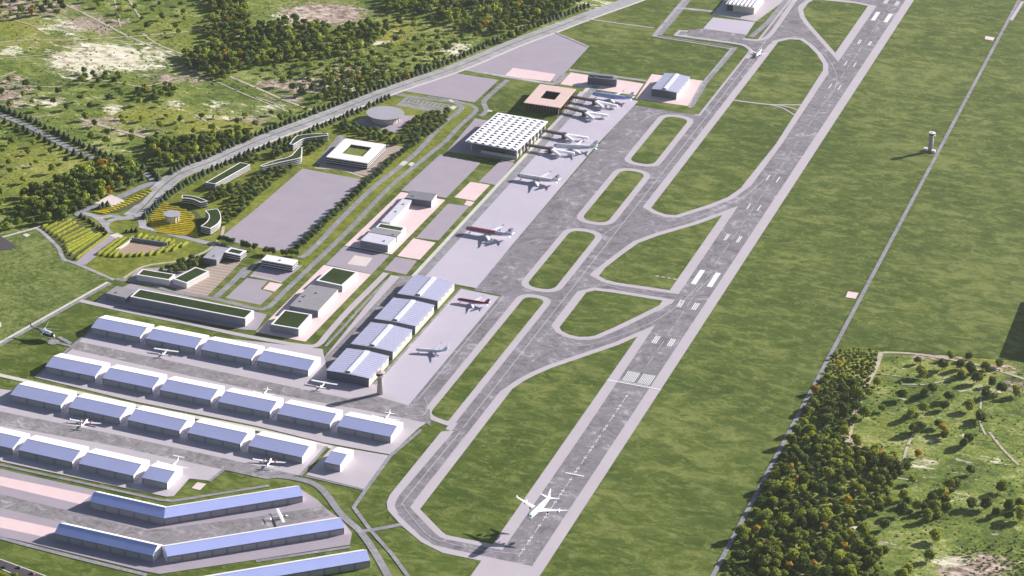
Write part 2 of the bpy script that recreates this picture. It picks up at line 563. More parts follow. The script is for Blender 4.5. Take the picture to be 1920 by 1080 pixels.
# ================================================================= THE GROUND
def build_country():
    """open country beyond the perimeter: grid with real soil patches carried as an attribute"""
    m, nt, b = new_mat('open_country')
    at = N(nt, 'ShaderNodeAttribute')
    at.attribute_name = 'soil'
    sep = N(nt, 'ShaderNodeSeparateColor')
    nt.links.new(at.outputs['Color'], sep.inputs[0])
    v = pos(nt, 0.7, 1, 1)
    n1 = noise(nt, v, 0.012, 6, 0.65, 0.5)
    n2 = noise(nt, v, 0.06, 8, 0.75, 1.0)
    n3 = noise(nt, pos(nt), 0.25, 6, 0.8)
    s = math_(nt, 'ADD', math_(nt, 'MULTIPLY', n1, 0.5), math_(nt, 'MULTIPLY', n2, 0.5))
    c = ramp(nt, s, [(0.40, (0.060, 0.095, 0.020)), (0.47, (0.115, 0.165, 0.034)), (0.53, (0.185, 0.235, 0.050)), (0.62, (0.40, 0.40, 0.17))])
    c = mixc(nt, sep.outputs[2], c, mixc(nt, n2, (0.17, 0.19, 0.02), (0.38, 0.36, 0.08)))
    c = mixc(nt, 1.0, c, ramp(nt, n3, [(0.38, (0.5, 0.53, 0.5)), (0.62, (1.45, 1.4, 1.3))]), 'MULTIPLY')
    e1 = noise(nt, pos(nt, 0.45, 1, 1), 0.030, 9, 0.78, 1.2)
    e2 = noise(nt, pos(nt, 0.5, 1, 1), 0.11, 6, 0.8, 0.8)
    nz = math_(nt, 'MULTIPLY', math_(nt, 'SUBTRACT', math_(nt, 'ADD', math_(nt, 'MULTIPLY', e1, 0.65), math_(nt, 'MULTIPLY', e2, 0.35)), 0.5), 7.0)
    # thresholded soil masks
    k1 = math_(nt, 'MULTIPLY', math_(nt, 'SUBTRACT', math_(nt, 'ADD', sep.outputs[0], nz), 0.54), 4.0)
    k2 = math_(nt, 'MULTIPLY', math_(nt, 'SUBTRACT', math_(nt, 'ADD', sep.outputs[1], math_(nt, 'MULTIPLY', nz, -1.0)), 0.56), 4.0)
    for k in (k1, k2):
        k.node.use_clamp = True
    sand = ramp(nt, noise(nt, v, 0.05, 6, 0.7), [(0.38, (0.40, 0.34, 0.24)), (0.48, (0.70, 0.64, 0.48)), (0.6, (0.84, 0.79, 0.66))])
    soil = ramp(nt, noise(nt, v, 0.07, 7, 0.8), [(0.40, (0.16, 0.115, 0.10)), (0.5, (0.38, 0.28, 0.245)), (0.6, (0.70, 0.57, 0.50))])
    c = mixc(nt, k2, c, soil)
    c = mixc(nt, k1, c, sand)
    nt.links.new(c, b.inputs['Base Color'])
    b.inputs['Roughness'].default_value = 0.95
    b.inputs['Specular IOR Level'].default_value = 0.1
    far = sheet('ground', rect(-26000, 26000, -12000, 40000), m, z=-1.2)
    X = np.arange(-2100, 1101, 14.0)
    Y = np.arange(-1300, 2701, 14.0)
    xx, yy = np.meshgrid(X, Y)
    soil_a = np.zeros((xx.size, 3))
    P = np.stack([xx.ravel(), yy.ravel()], 1)
    blobs = [  # photo x, y, half width, half height, channel (0 pale sand, 1 pink soil, 2 yellow grass), strength
        (195, 105, 100, 26, 0, 1.0), (250, 110, 80, 24, 0, .75), (150, 138, 50, 12, 0, .7), (125, 120, 40, 12, 1, .6), (600, 27, 85, 22, 1, 1.0), (575, 35, 60, 14, 0, .6),
        (560, 158, 70, 14, 1, .9), (650, 140, 34, 22, 1, .85), (640, 165, 40, 10, 0, .6), (50, 15, 90, 20, 1, .85), (170, 45, 60, 18, 1, .85),
        (110, 50, 50, 16, 0, .55), (20, 165, 45, 22, 1, .9), (20, 195, 30, 10, 1, .7), (190, 228, 50, 9, 1, .9), (250, 248, 45, 8, 1, .8), (330, 145, 60, 10, 1, .8),
        (360, 130, 30, 12, 1, .7), (215, 205, 24, 10, 0, .8), (330, 195, 25, 10, 0, .7), (430, 210, 60, 20, 0, .55), (400, 235, 60, 18, 2, .9), (860, 92, 34, 12, 0, .95),
        (735, 60, 34, 22, 2, 1.0), (715, 80, 20, 6, 0, .8), (60, 80, 60, 10, 2, .6), (30, 50, 60, 14, 2, .7), (70, 190, 60, 12, 0, .5), (300, 215, 90, 18, 2, .6),
        (100, 330, 120, 40, 2, .5), (60, 290, 70, 20, 2, .6), (330, 60, 60, 30, 2, .3), (1120, 8, 40, 10, 0, .6), (470, 225, 40, 12, 1, .5), (505, 205, 24, 12, 0, .8), (640, 230, 60, 8, 2, .5),
        (440, 240, 60, 14, 2, .8), (20, 95, 24, 12, 0, .7), (60, 85, 40, 8, 0, .55), (540, 185, 40, 8, 1, .7), (10, 0, 60, 10, 1, .6), (90, 190, 40, 8, 1, .55), (820, 165, 20, 5, 0, .4),
        (1830, 1065, 70, 28, 1, .95), (1780, 1050, 30, 14, 0, .6), (1760, 668, 50, 6, 1, .95), (1880, 690, 50, 10, 1, .7), (1800, 932, 12, 8, 0, .9), (1600, 830, 24, 14, 1, .8), (1760, 870, 60, 8, 0, .62),
        (1610, 990, 14, 6, 0, .8), (1640, 1020, 50, 14, 1, .45), (1600, 690, 50, 24, 2, .9), (1840, 690, 60, 16, 2, .7), (1900, 730, 40, 16, 1, .55), (1860, 730, 60, 6, 0, .5), (1660, 810, 20, 30, 2, .3)]
    for bx, by, rx, ry, ch, st in blobs:
        c0 = G(bx, by)
        a, bb = G(bx + rx, by) - c0, G(bx, by - ry) - c0
        mt = np.linalg.inv(np.array([[a.x, bb.x], [a.y, bb.y]]))
        q = (P - np.array([c0.x, c0.y])) @ mt.T
        d = np.sqrt((q ** 2).sum(1))
        w = np.clip(1.45 - d, 0, 1) * st
        w = np.clip(w * 1.25, 0, st)
        soil_a[:, ch] = np.maximum(soil_a[:, ch], w)
    nx, ny = len(X), len(Y)
    idx = np.arange(nx * ny).reshape(ny, nx)
    faces = np.stack([idx[:-1, :-1].ravel(), idx[:-1, 1:].ravel(), idx[1:, 1:].ravel(), idx[1:, :-1].ravel()], 1)
    me = bpy.data.meshes.new('open_country')
    me.from_pydata([(float(p[0]), float(p[1]), -0.4) for p in P], [], [tuple(map(int, f)) for f in faces])
    at = me.attributes.new('soil', 'FLOAT_COLOR', 'POINT')
    at.data.foreach_set('color', np.concatenate([soil_a, np.ones((len(P), 1))], 1).astype(np.float32).ravel())
    me.materials.append(m)
    o = link('terrain', me)
    o['kind'] = 'structure'


build_country()

# dirt tracks in the open country
for px, w in (([(60, -8), (125, 10), (190, 42), (250, 72), (352, 114)], 7), ([(265, 60), (300, 85), (385, 116)], 6), ([(430, 143), (480, 164), (540, 190), (600, 211)], 8),
              ([(400, 150), (460, 177), (535, 207), (545, 212)], 4), ([(-60, 82), (0, 79), (50, 75), (130, 75), (200, 71), (250, 68), (375, 57)], 6),
              ([(-40, 150), (0, 155), (50, 161), (105, 162), (150, 156), (180, 150), (225, 155), (270, 162), (330, 147), (370, 138)], 5),
              ([(0, 32), (35, 40), (75, 52)], 5), ([(215, 0), (220, 25), (226, 50)], 4), ([(242, 0), (262, 32)], 5), ([(150, 222), (200, 238), (290, 262)], 9),
              ([(-30, 112), (0, 110), (95, 102)], 4), ([(0, 145), (30, 133)], 5), ([(480, 48), (520, 45), (560, 36)], 4), ([(560, 140), (600, 130), (680, 128), (760, 138)], 4),
              ([(35, 219), (100, 217)], 4), ([(365, 215), (405, 238), (430, 254)], 6), ([(480, 182), (525, 198), (533, 208)], 4),
              ([(1652, 660), (1643, 688), (1622, 728), (1602, 778), (1592, 815), (1583, 842)], 9), ([(1648, 662), (1668, 661), (1712, 663), (1772, 672), (1850, 688), (1925, 712)], 7),
              ([(1640, 700), (1668, 703), (1690, 706)], 3), ([(1715, 810), (1702, 835), (1695, 860)], 5), ([(1690, 720), (1740, 720), (1790, 708)], 4),
              ([(1855, 810), (1880, 842), (1910, 872)], 5), ([(1840, 742), (1838, 790), (1848, 815)], 4), ([(1510, 1060), (1500, 1085)], 8), ([(1676, 895), (1720, 902)], 4)):
    strip('dirt_track', px, w * 0.72, M['track'])

# airfield grass: everything inside the perimeter
AIRF = [(1215, -25), (1190, -3), (1100, 22), (1040, 50), (960, 80), (850, 126), (730, 168), (605, 218), (480, 265), (400, 300), (338, 323), (300, 350), (270, 383), (248, 400), (215, 405), (150, 408), (75, 428), (0, 440),
        (-220, 485), (-300, 1250), (1290, 1250), (1342, 1085), (1481, 812), (1560, 672), (1572, 657), (1648, 655), (1850, 672), (1935, 677), (2500, 725), (2300, -140)]
psheet('airfield_grass', AIRF, M['mown'])
psheet('rough_grass_field', [(-280, 500), (0, 444), (70, 430), (95, 450), (110, 468), (117, 481), (142, 494), (214, 525), (187, 538), (0, 645), (-300, 810)], M['rough'])
psheet('garden_lawn', [(80, 430), (165, 403), (215, 405), (270, 400), (340, 335), (430, 292), (610, 222), (760, 172), (890, 195), (890, 205), (790, 310), (590, 500), (530, 500), (425, 445), (400, 470), (360, 505), (300, 520), (228, 525), (150, 498), (112, 470)], M['lawn'])

# ---- far side plots and boulevards, laid in order
psheet('paved_plot', [(862, 126), (960, 87), (1040, 61), (1104, 88), (1066, 130), (1042, 152), (960, 146)], M['plot'])
psheet('pink_paving', [(945, 143), (962, 127), (1042, 139), (1032, 153)], M['pink'])
psheet('paved_plot', [(752, 170), (840, 135), (935, 150), (890, 192)], M['plot'])
psheet('parking_lot', [(742, 197), (762, 182), (846, 197), (838, 213), (800, 208)], M['road'])
strip('parking_kerb', [(755, 192), (842, 208)], 3, M['lawn'], False)
for i in range(10):
    x, y = 768 + i * 7.8, 184 + i * 1.4
    strip('parking_bay_divider', [(x, y), (x - 7, y + 7)], 2.2, M['lawn'], False)
psheet('paved_plot', [(838, 284), (891, 222), (1012, 243), (962, 304), (948, 300)], M['plot'])
psheet('paved_plot', [(567, 316), (682, 337), (576, 441), (551, 461), (538, 469), (522, 470), (484, 464), (443, 455), (421, 448), (420, 440), (480, 392)], M['plot'])
psheet('paved_plot', [(825, 290), (902, 305), (837, 371), (752, 357)], M['plot'])
psheet('paved_plot', [(940, 300), (965, 306), (930, 347), (897, 341)], M['plot'])
psheet('paved_plot', [(840, 382), (880, 387), (822, 451), (780, 446)], M['plot'])
psheet('paved_plot', [(742, 482), (782, 489), (762, 515), (720, 506)], M['plot'])
psheet('paved_plot', [(645, 462), (730, 479), (697, 514), (610, 496)], M['plot'])
psheet('pale_paving', [(665, 479), (699, 484), (686, 500), (651, 495)], M['pale'])
psheet('paved_plot', [(468, 518.5), (528.5, 530), (567, 498), (496, 488)], M['plot'])
psheet('paved_plot', [(463, 521.5), (502, 527), (488.5, 542), (512, 549.6), (488.5, 572), (423, 558.5)], M['plot'])
psheet('pink_paving', [(882, 341), (919, 347), (890, 377), (852, 370)], M['pink'])
psheet('pink_paving', [(875, 376), (890, 379), (882, 387), (870, 384)], M['pink'])
psheet('pink_paving', [(775, 447), (817, 455), (787, 487), (745, 480)], M['pink'])
psheet('pink_paving', [(752, 360), (835, 375), (735, 477), (646, 461)], M['pink'])
psheet('pink_paving', [(607, 497), (696, 514.6), (573, 641), (480, 623)], M['pink'])
psheet('pink_paving', [(506, 529), (530, 533), (515, 547), (493, 542)], M['pink'])
psheet('striped_paving', [(395, 497), (455, 488), (386, 558), (325, 547)], M['brownpave'])
psheet('pink_paving', [(190, 556), (245, 532), (501, 590), (481, 620), (455, 618), (178, 567)], M['plot'])
psheet('pink_paving', [(660, 229), (697, 215), (778, 217), (744, 249), (690, 237)], M['plot'])
psheet('striped_paving', [(597, 313), (642, 258), (760, 276), (696, 331)], M['brownpave'])
psheet('paved_plot', [(255, 505), (330, 500), (380, 505), (355, 545), (300, 535), (240, 527)], M['plot'])
psheet('pink_paving', [(1070, 136), (1207, 157), (1192, 179), (1050, 158)], M['pink'])
psheet('pink_paving', [(1222, 139), (1321, 152), (1290, 199), (1192, 185)], M['pink'])
psheet('amphitheatre_floor', [(243, 454), (314, 460), (303, 468), (278.5, 475), (250, 477), (227, 475), (219, 472)], M['steps'])

# roads of the district
R = lambda px, w, mat='road', sm=True, name='road': strip(name, px, w, M[mat], sm)
R([(742, 177), (805, 186), (846, 191), (864, 199), (862, 208), (830, 233), (790, 277), (757, 307), (700, 352), (640, 410), (610, 443), (577, 475), (561, 483), (545, 483), (465, 471), (407, 458), (400, 456)], 9)
R([(850, 190), (878, 196), (892, 203), (888, 213), (860, 238), (835, 265), (802, 292), (730, 352), (655, 430), (562, 520), (533, 547), (514, 567), (500, 577), (480, 579), (405, 561), (330, 548), (270, 531), (218, 523)], 8)
R([(870, 194), (850, 188), (800, 181)], 5)
R([(952, 150), (928, 170), (908, 190), (911, 203), (912, 208), (902, 218)], 9)
R([(462, 502), (438, 527), (404, 558)], 9)
R([(455, 521), (478, 497), (492, 490)], 6)
R([(470, 516), (500, 522), (528, 530)], 3, 'path', False, 'path')
R([(1067, 131), (1212, 152)], 8, 'hiway', False)
R([(1062, 138), (1040, 158)], 12, 'road', False)
R([(860, 128), (960, 146), (1040, 158)], 9, 'hiway', False)
R([(596, 308), (640, 254)], 10, 'road', False)
R([(590, 315), (640, 318), (690, 335)], 4, 'path', False, 'path')
for q in (([(748, 309), (755, 302), (765, 304), (758, 311)]), ([(765, 309), (771, 304), (778, 306), (772, 312)]), ([(842, 203), (849, 198), (857, 200), (851, 206)]), ([(912, 209), (920, 210), (925, 208), (917, 206)]), ([(840, 187), (847, 187), (852, 191), (846, 192)])):
    psheet('pale_paving', q, M['kerb'])
# highway with verge median
HW = [(1260, -30), (1187, -1), (1100, 30), (1040, 53), (960, 83), (850, 129), (730, 170), (605, 219), (480, 266), (400, 302), (338, 326), (303, 352), (272, 386), (248, 406)]
strip('highway', HW, 30, M['hiway'])
strip('highway_median', HW[2:], 2.2, M['rough'])
strip('road_edge_line', HW, 0.8, M['pline'], off=13.5)
strip('road_edge_line', HW, 0.8, M['pline'], off=-13.5)
strip('verge', HW[:10], 4, M['pale'], off=17)
R([(248, 405), (232, 409), (212, 405), (192, 407), (176, 405)], 10, 'hiway')
R([(250, 408), (232, 410), (214, 412), (200, 419), (199, 430), (208, 438)], 10, 'hiway')
R([(150, 399), (176, 405), (188, 412), (198, 422)], 11, 'hiway')
R([(-60, 192), (0, 215), (60, 240), (125, 275), (162, 291), (225, 312), (268, 325), (284, 332), (286, 342), (265, 351), (230, 367), (185, 383), (152, 397), (147, 402), (160, 405)], 13, 'road')
R([(62, 428), (75, 432), (95, 450), (110, 466), (115, 478), (122, 488), (142, 494), (214, 525)], 6, 'hiway', True, 'path')
R([(70, 427), (100, 418), (150, 408)], 5, 'path', True, 'path')
R([(0, 446), (70, 427)], 5, 'path', False, 'path')
psheet('path', [(139, 490), (205, 441), (221, 437), (230, 442), (160, 497), (148, 496)], M['plot'])
psheet('path', [(205, 441), (221, 437), (232, 443), (222, 449)], M['pale'])
R([(262, 424), (325, 440), (352, 447), (402, 459)], 11, 'hiway', False)
R([(232, 522), (270, 500), (330, 490), (375, 477), (400, 461), (416, 440), (419, 424)], 4.5, 'track', True, 'path')
R([(255, 400), (265, 412), (268, 424)], 12, 'hiway')
strip('road', [(205, 530), (187, 540), (0, 645), (-80, 690)], 5, M['road'], False, 3.0)
strip('road', [(205, 530), (187, 540), (0, 645), (-80, 690)], 4.5, M['kerb'], False, -2.5)
psheet('plaza', [(178, 381), (207, 365), (236, 377), (214, 390), (203, 385)], M['pale'])
psheet('planted_field', smooth([(283, 402), (300, 385), (322, 380), (360, 392), (378, 410), (380, 440), (340, 440), (300, 432), (284, 420), (278, 410), (283, 402)], 3)[:-1], M['earth'])
psheet('planted_field', [(182, 400), (230, 384), (278, 354), (288, 356), (262, 382), (225, 397)], M['earth'])
psheet('planted_field', [(76, 427), (104, 413), (135, 411), (165, 425), (205, 438), (143, 491), (124, 482), (118, 466), (100, 448)], M['earth'])
psheet('dark_pavement', [(-30, 435), (0, 442), (33, 463), (12, 470), (-30, 466)], M['dark'])
psheet('pale_paving', [(42, 440), (50, 438), (57, 441), (50, 445)], M['pale'])
psheet('pale_paving', [(-6, 606), (2, 604), (3, 612), (-4, 618)], M['kerb'])

# light road round the building plots
strip('road', [(150, 564), (250, 586), (350, 606), (440, 626), (520, 641), (575, 649), (597, 646), (615, 626), (650, 586), (700, 536), (724, 512)], 9, M['conc'])
strip('road', [(610, 650), (640, 618), (680, 573), (724, 526)], 4, M['road'], False)

# ---- apron strip west of the terminal aprons
XR = rect
sheet('service_road', XR(-383, -370, 176, 1046), M['road'])
sheet('kerb_strip', XR(-390, -383, 150, 1046), M['kerb'])
psheet('hangar_apron', [(735, 517), (795, 519), (690, 640), (622, 700), (606, 672)], M['lane'])
psheet('hangar_apron', [(733, 516), (750, 519), (625, 655), (610, 668)], M['conc'])

# ---- taxiway and runway system (runway threshold at the origin, runway along +Y)
sheet('concrete_shoulder', XR(-186, -144, -212, 990), M['conc'])
sheet('concrete_shoulder', XR(-181, -142, 985, 2000), M['conc'])
psheet('concrete_shoulder', [(827, 810), (731, 928), (725, 942), (727, 957), (752, 985), (790, 1017), (830, 1037), (902, 1052), (1003, 1066), (1012, 1020), (895, 800)], M['conc'])
sheet('runway_shoulder', XR(-37, 36, -900, 2600), M['conc'])
sheet('taxiway', XR(-177, -156, -213, 2000), M['tarmac'])
BEND = [(850, 810), (747, 931), (740, 947), (746, 965), (790, 1007), (812, 1022), (855, 1032), (960, 1054), (999, 1062), (1012, 1020), (960, 1027), (842, 1010), (812, 997), (775, 952), (775, 942), (877, 810)]
psheet('taxiway', BEND, M['tarmac'])
_t = G(1192, 197)
sheet('apron_taxilane', XR(-293, -176, 192, 985), M['tarmac'])
sheet('apron_taxilane', XR(-251, -176, -190, 196), M['tarmac'])
sheet('taxiway', XR(-157, -21, -330, 2000), M['tarmac'])
sheet('runway', XR(-22, 21, -486, 2600), M['tarmac'])

# grass islands with their concrete edging
ISL = [([(-229, 743), (-189, 743), (-189, 962), (-229, 962)], 22, [10] * 4), ([(-229, 492), (-189, 492), (-189, 707), (-229, 707)], 22, [10] * 4),
       ([(-230, 235), (-189, 235), (-189, 451), (-230, 451)], 22, [10] * 4), ([(-219, -183), (-190, -191), (-189, 203), (-219, 203)], [16, 4, 17, 17], [10] * 4)]
for P, r, w in ISL:
    Q = fillet(P, r)
    W = offset_poly(P, w)
    sheet('concrete_edging', fillet(W, [x + 8 for x in r] if isinstance(r, list) else r + 8), M['conc'])
    sheet('grass_island', Q, M['mown'])
JS = [
    [(1508, 19), (1509, 32), (1517, 44), (1570, 100), (1632, 12), (1600, 6), (1527, -1), (1515, 6)],
    [(1461, 79), (1480, 74), (1500, 75), (1515, 85), (1531, 101), (1543, 120), (1547, 133), (1545, 139), (1455, 270), (1401, 347), (1394, 353), (1365, 370), (1330, 384), (1292, 396), (1267, 404), (1250, 403), (1234, 398), (1224, 391), (1222, 387), (1312, 270), (1407, 150)],
    [(1357, 404), (1310, 420), (1235, 442), (1197, 456), (1165, 479), (1135, 503), (1127, 512), (1129, 519), (1136, 525), (1155, 530), (1210, 538), (1257, 545), (1263, 542)],
    [(1100, 549), (1115, 545), (1150, 549), (1242, 564), (1246, 567), (1237, 573), (1200, 591), (1150, 615), (1115, 630), (1102, 632), (1085, 632), (1067, 628), (1053, 621), (1047, 614), (1052, 607)],
    [(1200, 632), (1160, 647), (1035, 690), (1005, 703), (982, 715), (960, 730), (895, 810), (793, 940), (790, 947), (791, 956), (828, 997), (836, 1003), (847, 1006), (924, 1021), (929, 1019), (960, 975), (1075, 810)]]
for px in JS:
    P = GP(px)
    for p in P:
        for xs, tol in ((-144, 5), (-37, 6)):
            if abs(p.x - xs) < tol:
                p.x = xs
    n = len(P)
    ws = []
    for i in range(n):
        a, b = P[i], P[(i + 1) % n]
        if a.x == b.x == -144:
            ws.append(12.5)
        elif a.x == b.x == -37:
            ws.append(15)
        else:
            ws.append(9)
    sheet('concrete_edging', offset_poly(P, ws), M['conc'])
    sheet('grass_island', P, M['mown'])
strip('path', [(1375, 188), (1440, 196), (1503, 197)], 4, M['conc'])
strip('path', [(1440, 196), (1470, 199), (1497, 207)], 3, M['conc'])
strip('path', [(1440, 196), (1465, 202), (1490, 216)], 3, M['conc'])
for i in range(4):
    strip('pale_paving', [(1229 + i * 11, 517.5 + i * 1.9), (1236 + i * 11, 518.8 + i * 1.9)], 3, M['conc'], False)

# north-west apron
psheet('hangar_apron', [(1335, 27), (1366, -8), (1484, -8), (1420, 39), (1416, 41)], M['conc'])
psheet('apron', [(1318, 54), (1337, 33), (1416, 42), (1400, 65.5)], M['apron'])
psheet('apron_taxilane', [(1266, 66), (1274, 58), (1317, 54), (1400, 65.5), (1394, 74), (1437, 76), (1450, 80), (1410, 98), (1398, 86), (1385, 81)], M['tarmac'])
strip('concrete_edging', [(1264, 66), (1330, 75), (1380, 82), (1398, 87), (1408, 97), (1400, 110)], 8, M['conc'])
strip('concrete_edging', [(1266, 66), (1275, 58), (1290, 59)], 6, M['conc'], False)
strip('concrete_edging', [(1393, 73), (1415, 75.5), (1432, 73), (1447, 62), (1480, 15), (1494, -6)], 9, M['conc'])
strip('service_road', [(1500, -10), (1478, -4), (1440, 42), (1408, 70)], 10, M['road'], False)
strip('road', [(1290, -6), (1272, 14), (1227, 68)], 10, M['hiway'], False)
strip('road', [(1296, -6), (1276, 18), (1236, 66)], 10, M['road'], False)
strip('road', [(1272, 15), (1345, 23)], 10, M['hiway'], False)
strip('road', [(1224, 68), (1372, 92), (1376, 91)], 5, M['hiway'], False)
strip('road', [(1228, 66), (1375, 89)], 4, M['road'], False)
strip('road', [(1374, 90), (1317, 158), (1293, 202)], 6, M['hiway'], False)
strip('road', [(1380, 89), (1323, 156), (1297, 200)], 7, M['road'], False)
strip('path', [(1100, 36), (1226, 53)], 4, M['conc'], False)
strip('path', [(1041, 61), (1104, 88)], 5, M['hiway'], False)

# terminal aprons
psheet('apron', [(1088, 172), (1197, 190), (1121, 270), (960, 460), (893, 541), (787, 521), (955, 340), (1032, 240)], M['apron'])
sheet('service_road', XR(-384, -371, 176, 1010), M['road'])
psheet('apron', [(865, 542), (936, 557), (762, 766), (687, 750), (700, 722), (837, 572)], M['apron'])
psheet('service_road', [(866, 541), (862, 541), (694, 727), (685, 737), (690, 739), (700, 728)], M['lane'])

# small-aircraft field, row by row
psheet('hangar_apron', [(178, 608), (605, 655), (612, 690), (690, 728), (700, 720), (768, 765), (800, 793), (785, 803), (732, 853), (605, 830), (475, 798), (250, 753), (65, 708), (135, 655)], M['conc'])
psheet('taxilane', [(147, 641), (300, 673), (480, 712), (652, 748), (700, 742), (770, 762), (806, 768), (808, 800), (797, 793), (680, 769), (587, 753), (480, 733), (300, 693), (133, 655)], M['lane'])
strip('path', [(110, 632), (133, 645)], 6, M['road'], False)
strip('path', [(175, 616), (66, 708)], 4, M['road'], False)
strip('path', [(-70, 690), (0, 704), (250, 760), (475, 804), (630, 841), (722, 858)], 8, M['kerb'], False)
psheet('hangar_apron', [(-80, 716), (300, 780), (612, 838), (563, 892), (500, 894), (422, 876), (393, 902), (355, 898), (326, 931), (312, 932), (150, 898), (-80, 848)], M['conc'])
psheet('taxilane', [(-60, 757), (0, 772), (200, 812), (430, 862), (500, 878), (560, 892), (500, 899), (426, 883), (200, 834), (0, 798), (-60, 788)], M['lane'])
psheet('hangar_apron', [(574, 891), (685, 918), (731, 855), (625, 837)], M['conc'])
psheet('paved_plot', [(-60, 870), (0, 880), (170, 918), (312, 952), (560, 915), (595, 938), (612, 955), (640, 975), (660, 1000), (656, 1022), (480, 1050), (300, 1077), (268, 1071), (52, 1018), (-60, 992)], M['plot'])
psheet('pink_paving', [(-60, 880), (0, 894), (172, 929), (150, 946), (0, 911), (-60, 898)], M['pink'])
psheet('pink_paving', [(-60, 955), (0, 969), (112, 993), (85, 1008), (0, 990), (-60, 977)], M['pink'])
psheet('taxilane', [(-60, 912), (0, 927), (115, 955), (275, 995), (320, 990), (480, 970), (606, 950), (618, 968), (480, 997), (308, 1026), (120, 981), (0, 953), (-60, 940)], M['lane'])
strip('path', [(-60, 860), (0, 872), (150, 905), (300, 938), (325, 940), (400, 928), (505, 911)], 5, M['road'], False)
strip('path', [(480, 1053), (657, 1026)], 5, M['road'], False)
strip('path', [(-60, 994), (0, 1009), (52, 1023), (137, 1045), (275, 1079)], 6, M['road'], False)
strip('road', [(490, 891), (555, 898), (600, 915), (640, 965), (675, 997), (705, 1040), (735, 1095)], 9, M['road'])
strip('path', [(790, 806), (731, 856), (685, 920), (663, 952), (695, 995), (735, 1040), (775, 1095)], 5, M['road'], False)
strip('path', [(676, 997), (700, 994), (752, 984)], 7, M['road'])
strip('path', [(563, 893), (610, 840), (614, 838)], 4, M['road'], False)
strip('path', [(572, 893), (686, 920)], 3, M['road'], False)
psheet('pale_paving', [(370, 905), (387, 908), (375, 920), (359, 916)], M['pale'])
strip('path', [(392, 903), (425, 877)], 4, M['road'], False)
sheet('road', GP([(-120, 1012), (0, 1050), (84, 1081), (130, 1105), (60, 1110), (20, 1076), (0, 1067), (-120, 1035)]), M['dark'])
strip('kerb_strip', [(-60, 1030), (0, 1049), (81, 1079), (120, 1096)], 1.6, M['kerb'], False)
strip('kerb_strip', [(-60, 1047), (0, 1066.5), (20, 1075)], 1.6, M['kerb'], False)
# perimeter road, east side
sheet('perimeter_road', XR(217.2, 222.8, -900, 2600), M['road'])
psheet('pale_paving', [(1893, 38), (1914, 3), (1921, 3), (1899, 39)], M['conc'])
psheet('pale_paving', [(1590, 547), (1610, 550), (1604, 561), (1585, 558)], M['pink'])
psheet('pale_paving', [(1848, 68), (1865, 71), (1862, 77), (1846, 74)], M['pink'])
psheet('pale_paving', [(1559, 686), (1565, 688), (1561, 693), (1556, 691)], M['pink'])

# ---- painted markings
mk = []
for s in (-1, 1):
    for i in range(8):
        x = s * (3.0 + i * 2.15)
        mk.append(rect(x - 0.55, x + 0.55, 6, 36))
mk.append(rect(-37, 36, -1.2, 1.2))
mk.append(rect(-37, 36, -23.5, -21.6) if False else rect(-22, 21, 3, 4))
for y, n in ((141, 3), (265, 3), (516, 2), (644, 1), (767, 1), (1214, 1), (1338, 1), (1460, 2), (1704, 3), (1830, 3)):
    for s in (-1, 1):
        for i in range(n):
            x = s * (8.2 + i * 2.6)
            mk.append(rect(x - 0.75, x + 0.75, y - 12, y + 12))
for y in (362, 1613):
    for s in (-1, 1):
        mk.append(rect(min(s * 8.0, s * 15.5), max(s * 8.0, s * 15.5), y - 26, y + 26))
mk.append(rect(-11, 13, -262, -259.5))
for i in range(15):
    y = -35 - i * 30
    mk.append(rect(-2.0, 2.0, y - 1.0, y + 1.0))
    mk.append(rect(-0.3, 0.3, y - 18, y + 6))
    if i % 2:
        mk.append(rect(-1.8, 1.8, y - 10, y - 7.8))
sheets('runway_markings', mk, M['paint'])
cl = []
for i in range(48):
    y = 60 + i * 50
    cl.append(rect(-0.35, 0.35, y, y + 34))
sheets('runway_markings', cl, M['pline'])
tl = [rect(-167.0, -166.0, -200, 1990), rect(-247, -246, -150, 190)]
tl.append(strip_poly(smooth(GP([(863, 810), (762, 934), (757, 947), (765, 962), (801, 1003), (835, 1018), (905, 1032), (985, 1040)])), 1.0))
tl.append(strip_poly(smooth(GP([(1130, 441), (1180, 415), (1250, 425), (1340, 395), (1400, 365), (1440, 330)])), 0.9))
tl.append(strip_poly(smooth(GP([(1050, 625), (1075, 648), (1130, 640), (1220, 606), (1275, 570), (1310, 535)])), 0.9))
tl.append(strip_poly(smooth(GP([(1085, 540), (1130, 535), (1200, 550), (1262, 556), (1300, 550), (1340, 515)])), 0.9))
tl.append(strip_poly(smooth(GP([(1480, 60), (1520, 78), (1552, 110), (1568, 140), (1566, 165), (1550, 190)])), 0.9))
tl.append(strip_poly(smooth(GP([(1300, 221), (1240, 212), (1200, 230)])), 0.9))
tl.append(strip_poly(smooth(GP([(795, 745), (802, 765), (790, 780), (760, 778)])), 0.9))
sheets('taxiway_markings', tl, M['pline'])
Z0 = _zc[0] + 0.02
#NEXT

# ================================================================= BUILDINGS
def frame3(NL, NR, FR, h):
    """roof corners in the photo (near left, near right, far right) at height h -> base centre, heading, length, depth"""
    a, b, c = (G(*p, h).to_2d() for p in (NL, NR, FR))
    u = (b - a)
    L = u.length
    u = u / L
    v = Vector((-u.y, u.x))
    D = max((c - b).dot(v), 4.0)
    o = a + u * (L / 2) + v * (D / 2)
    return Vector((o.x, o.y, 0)), math.atan2(u.y, u.x), L, D


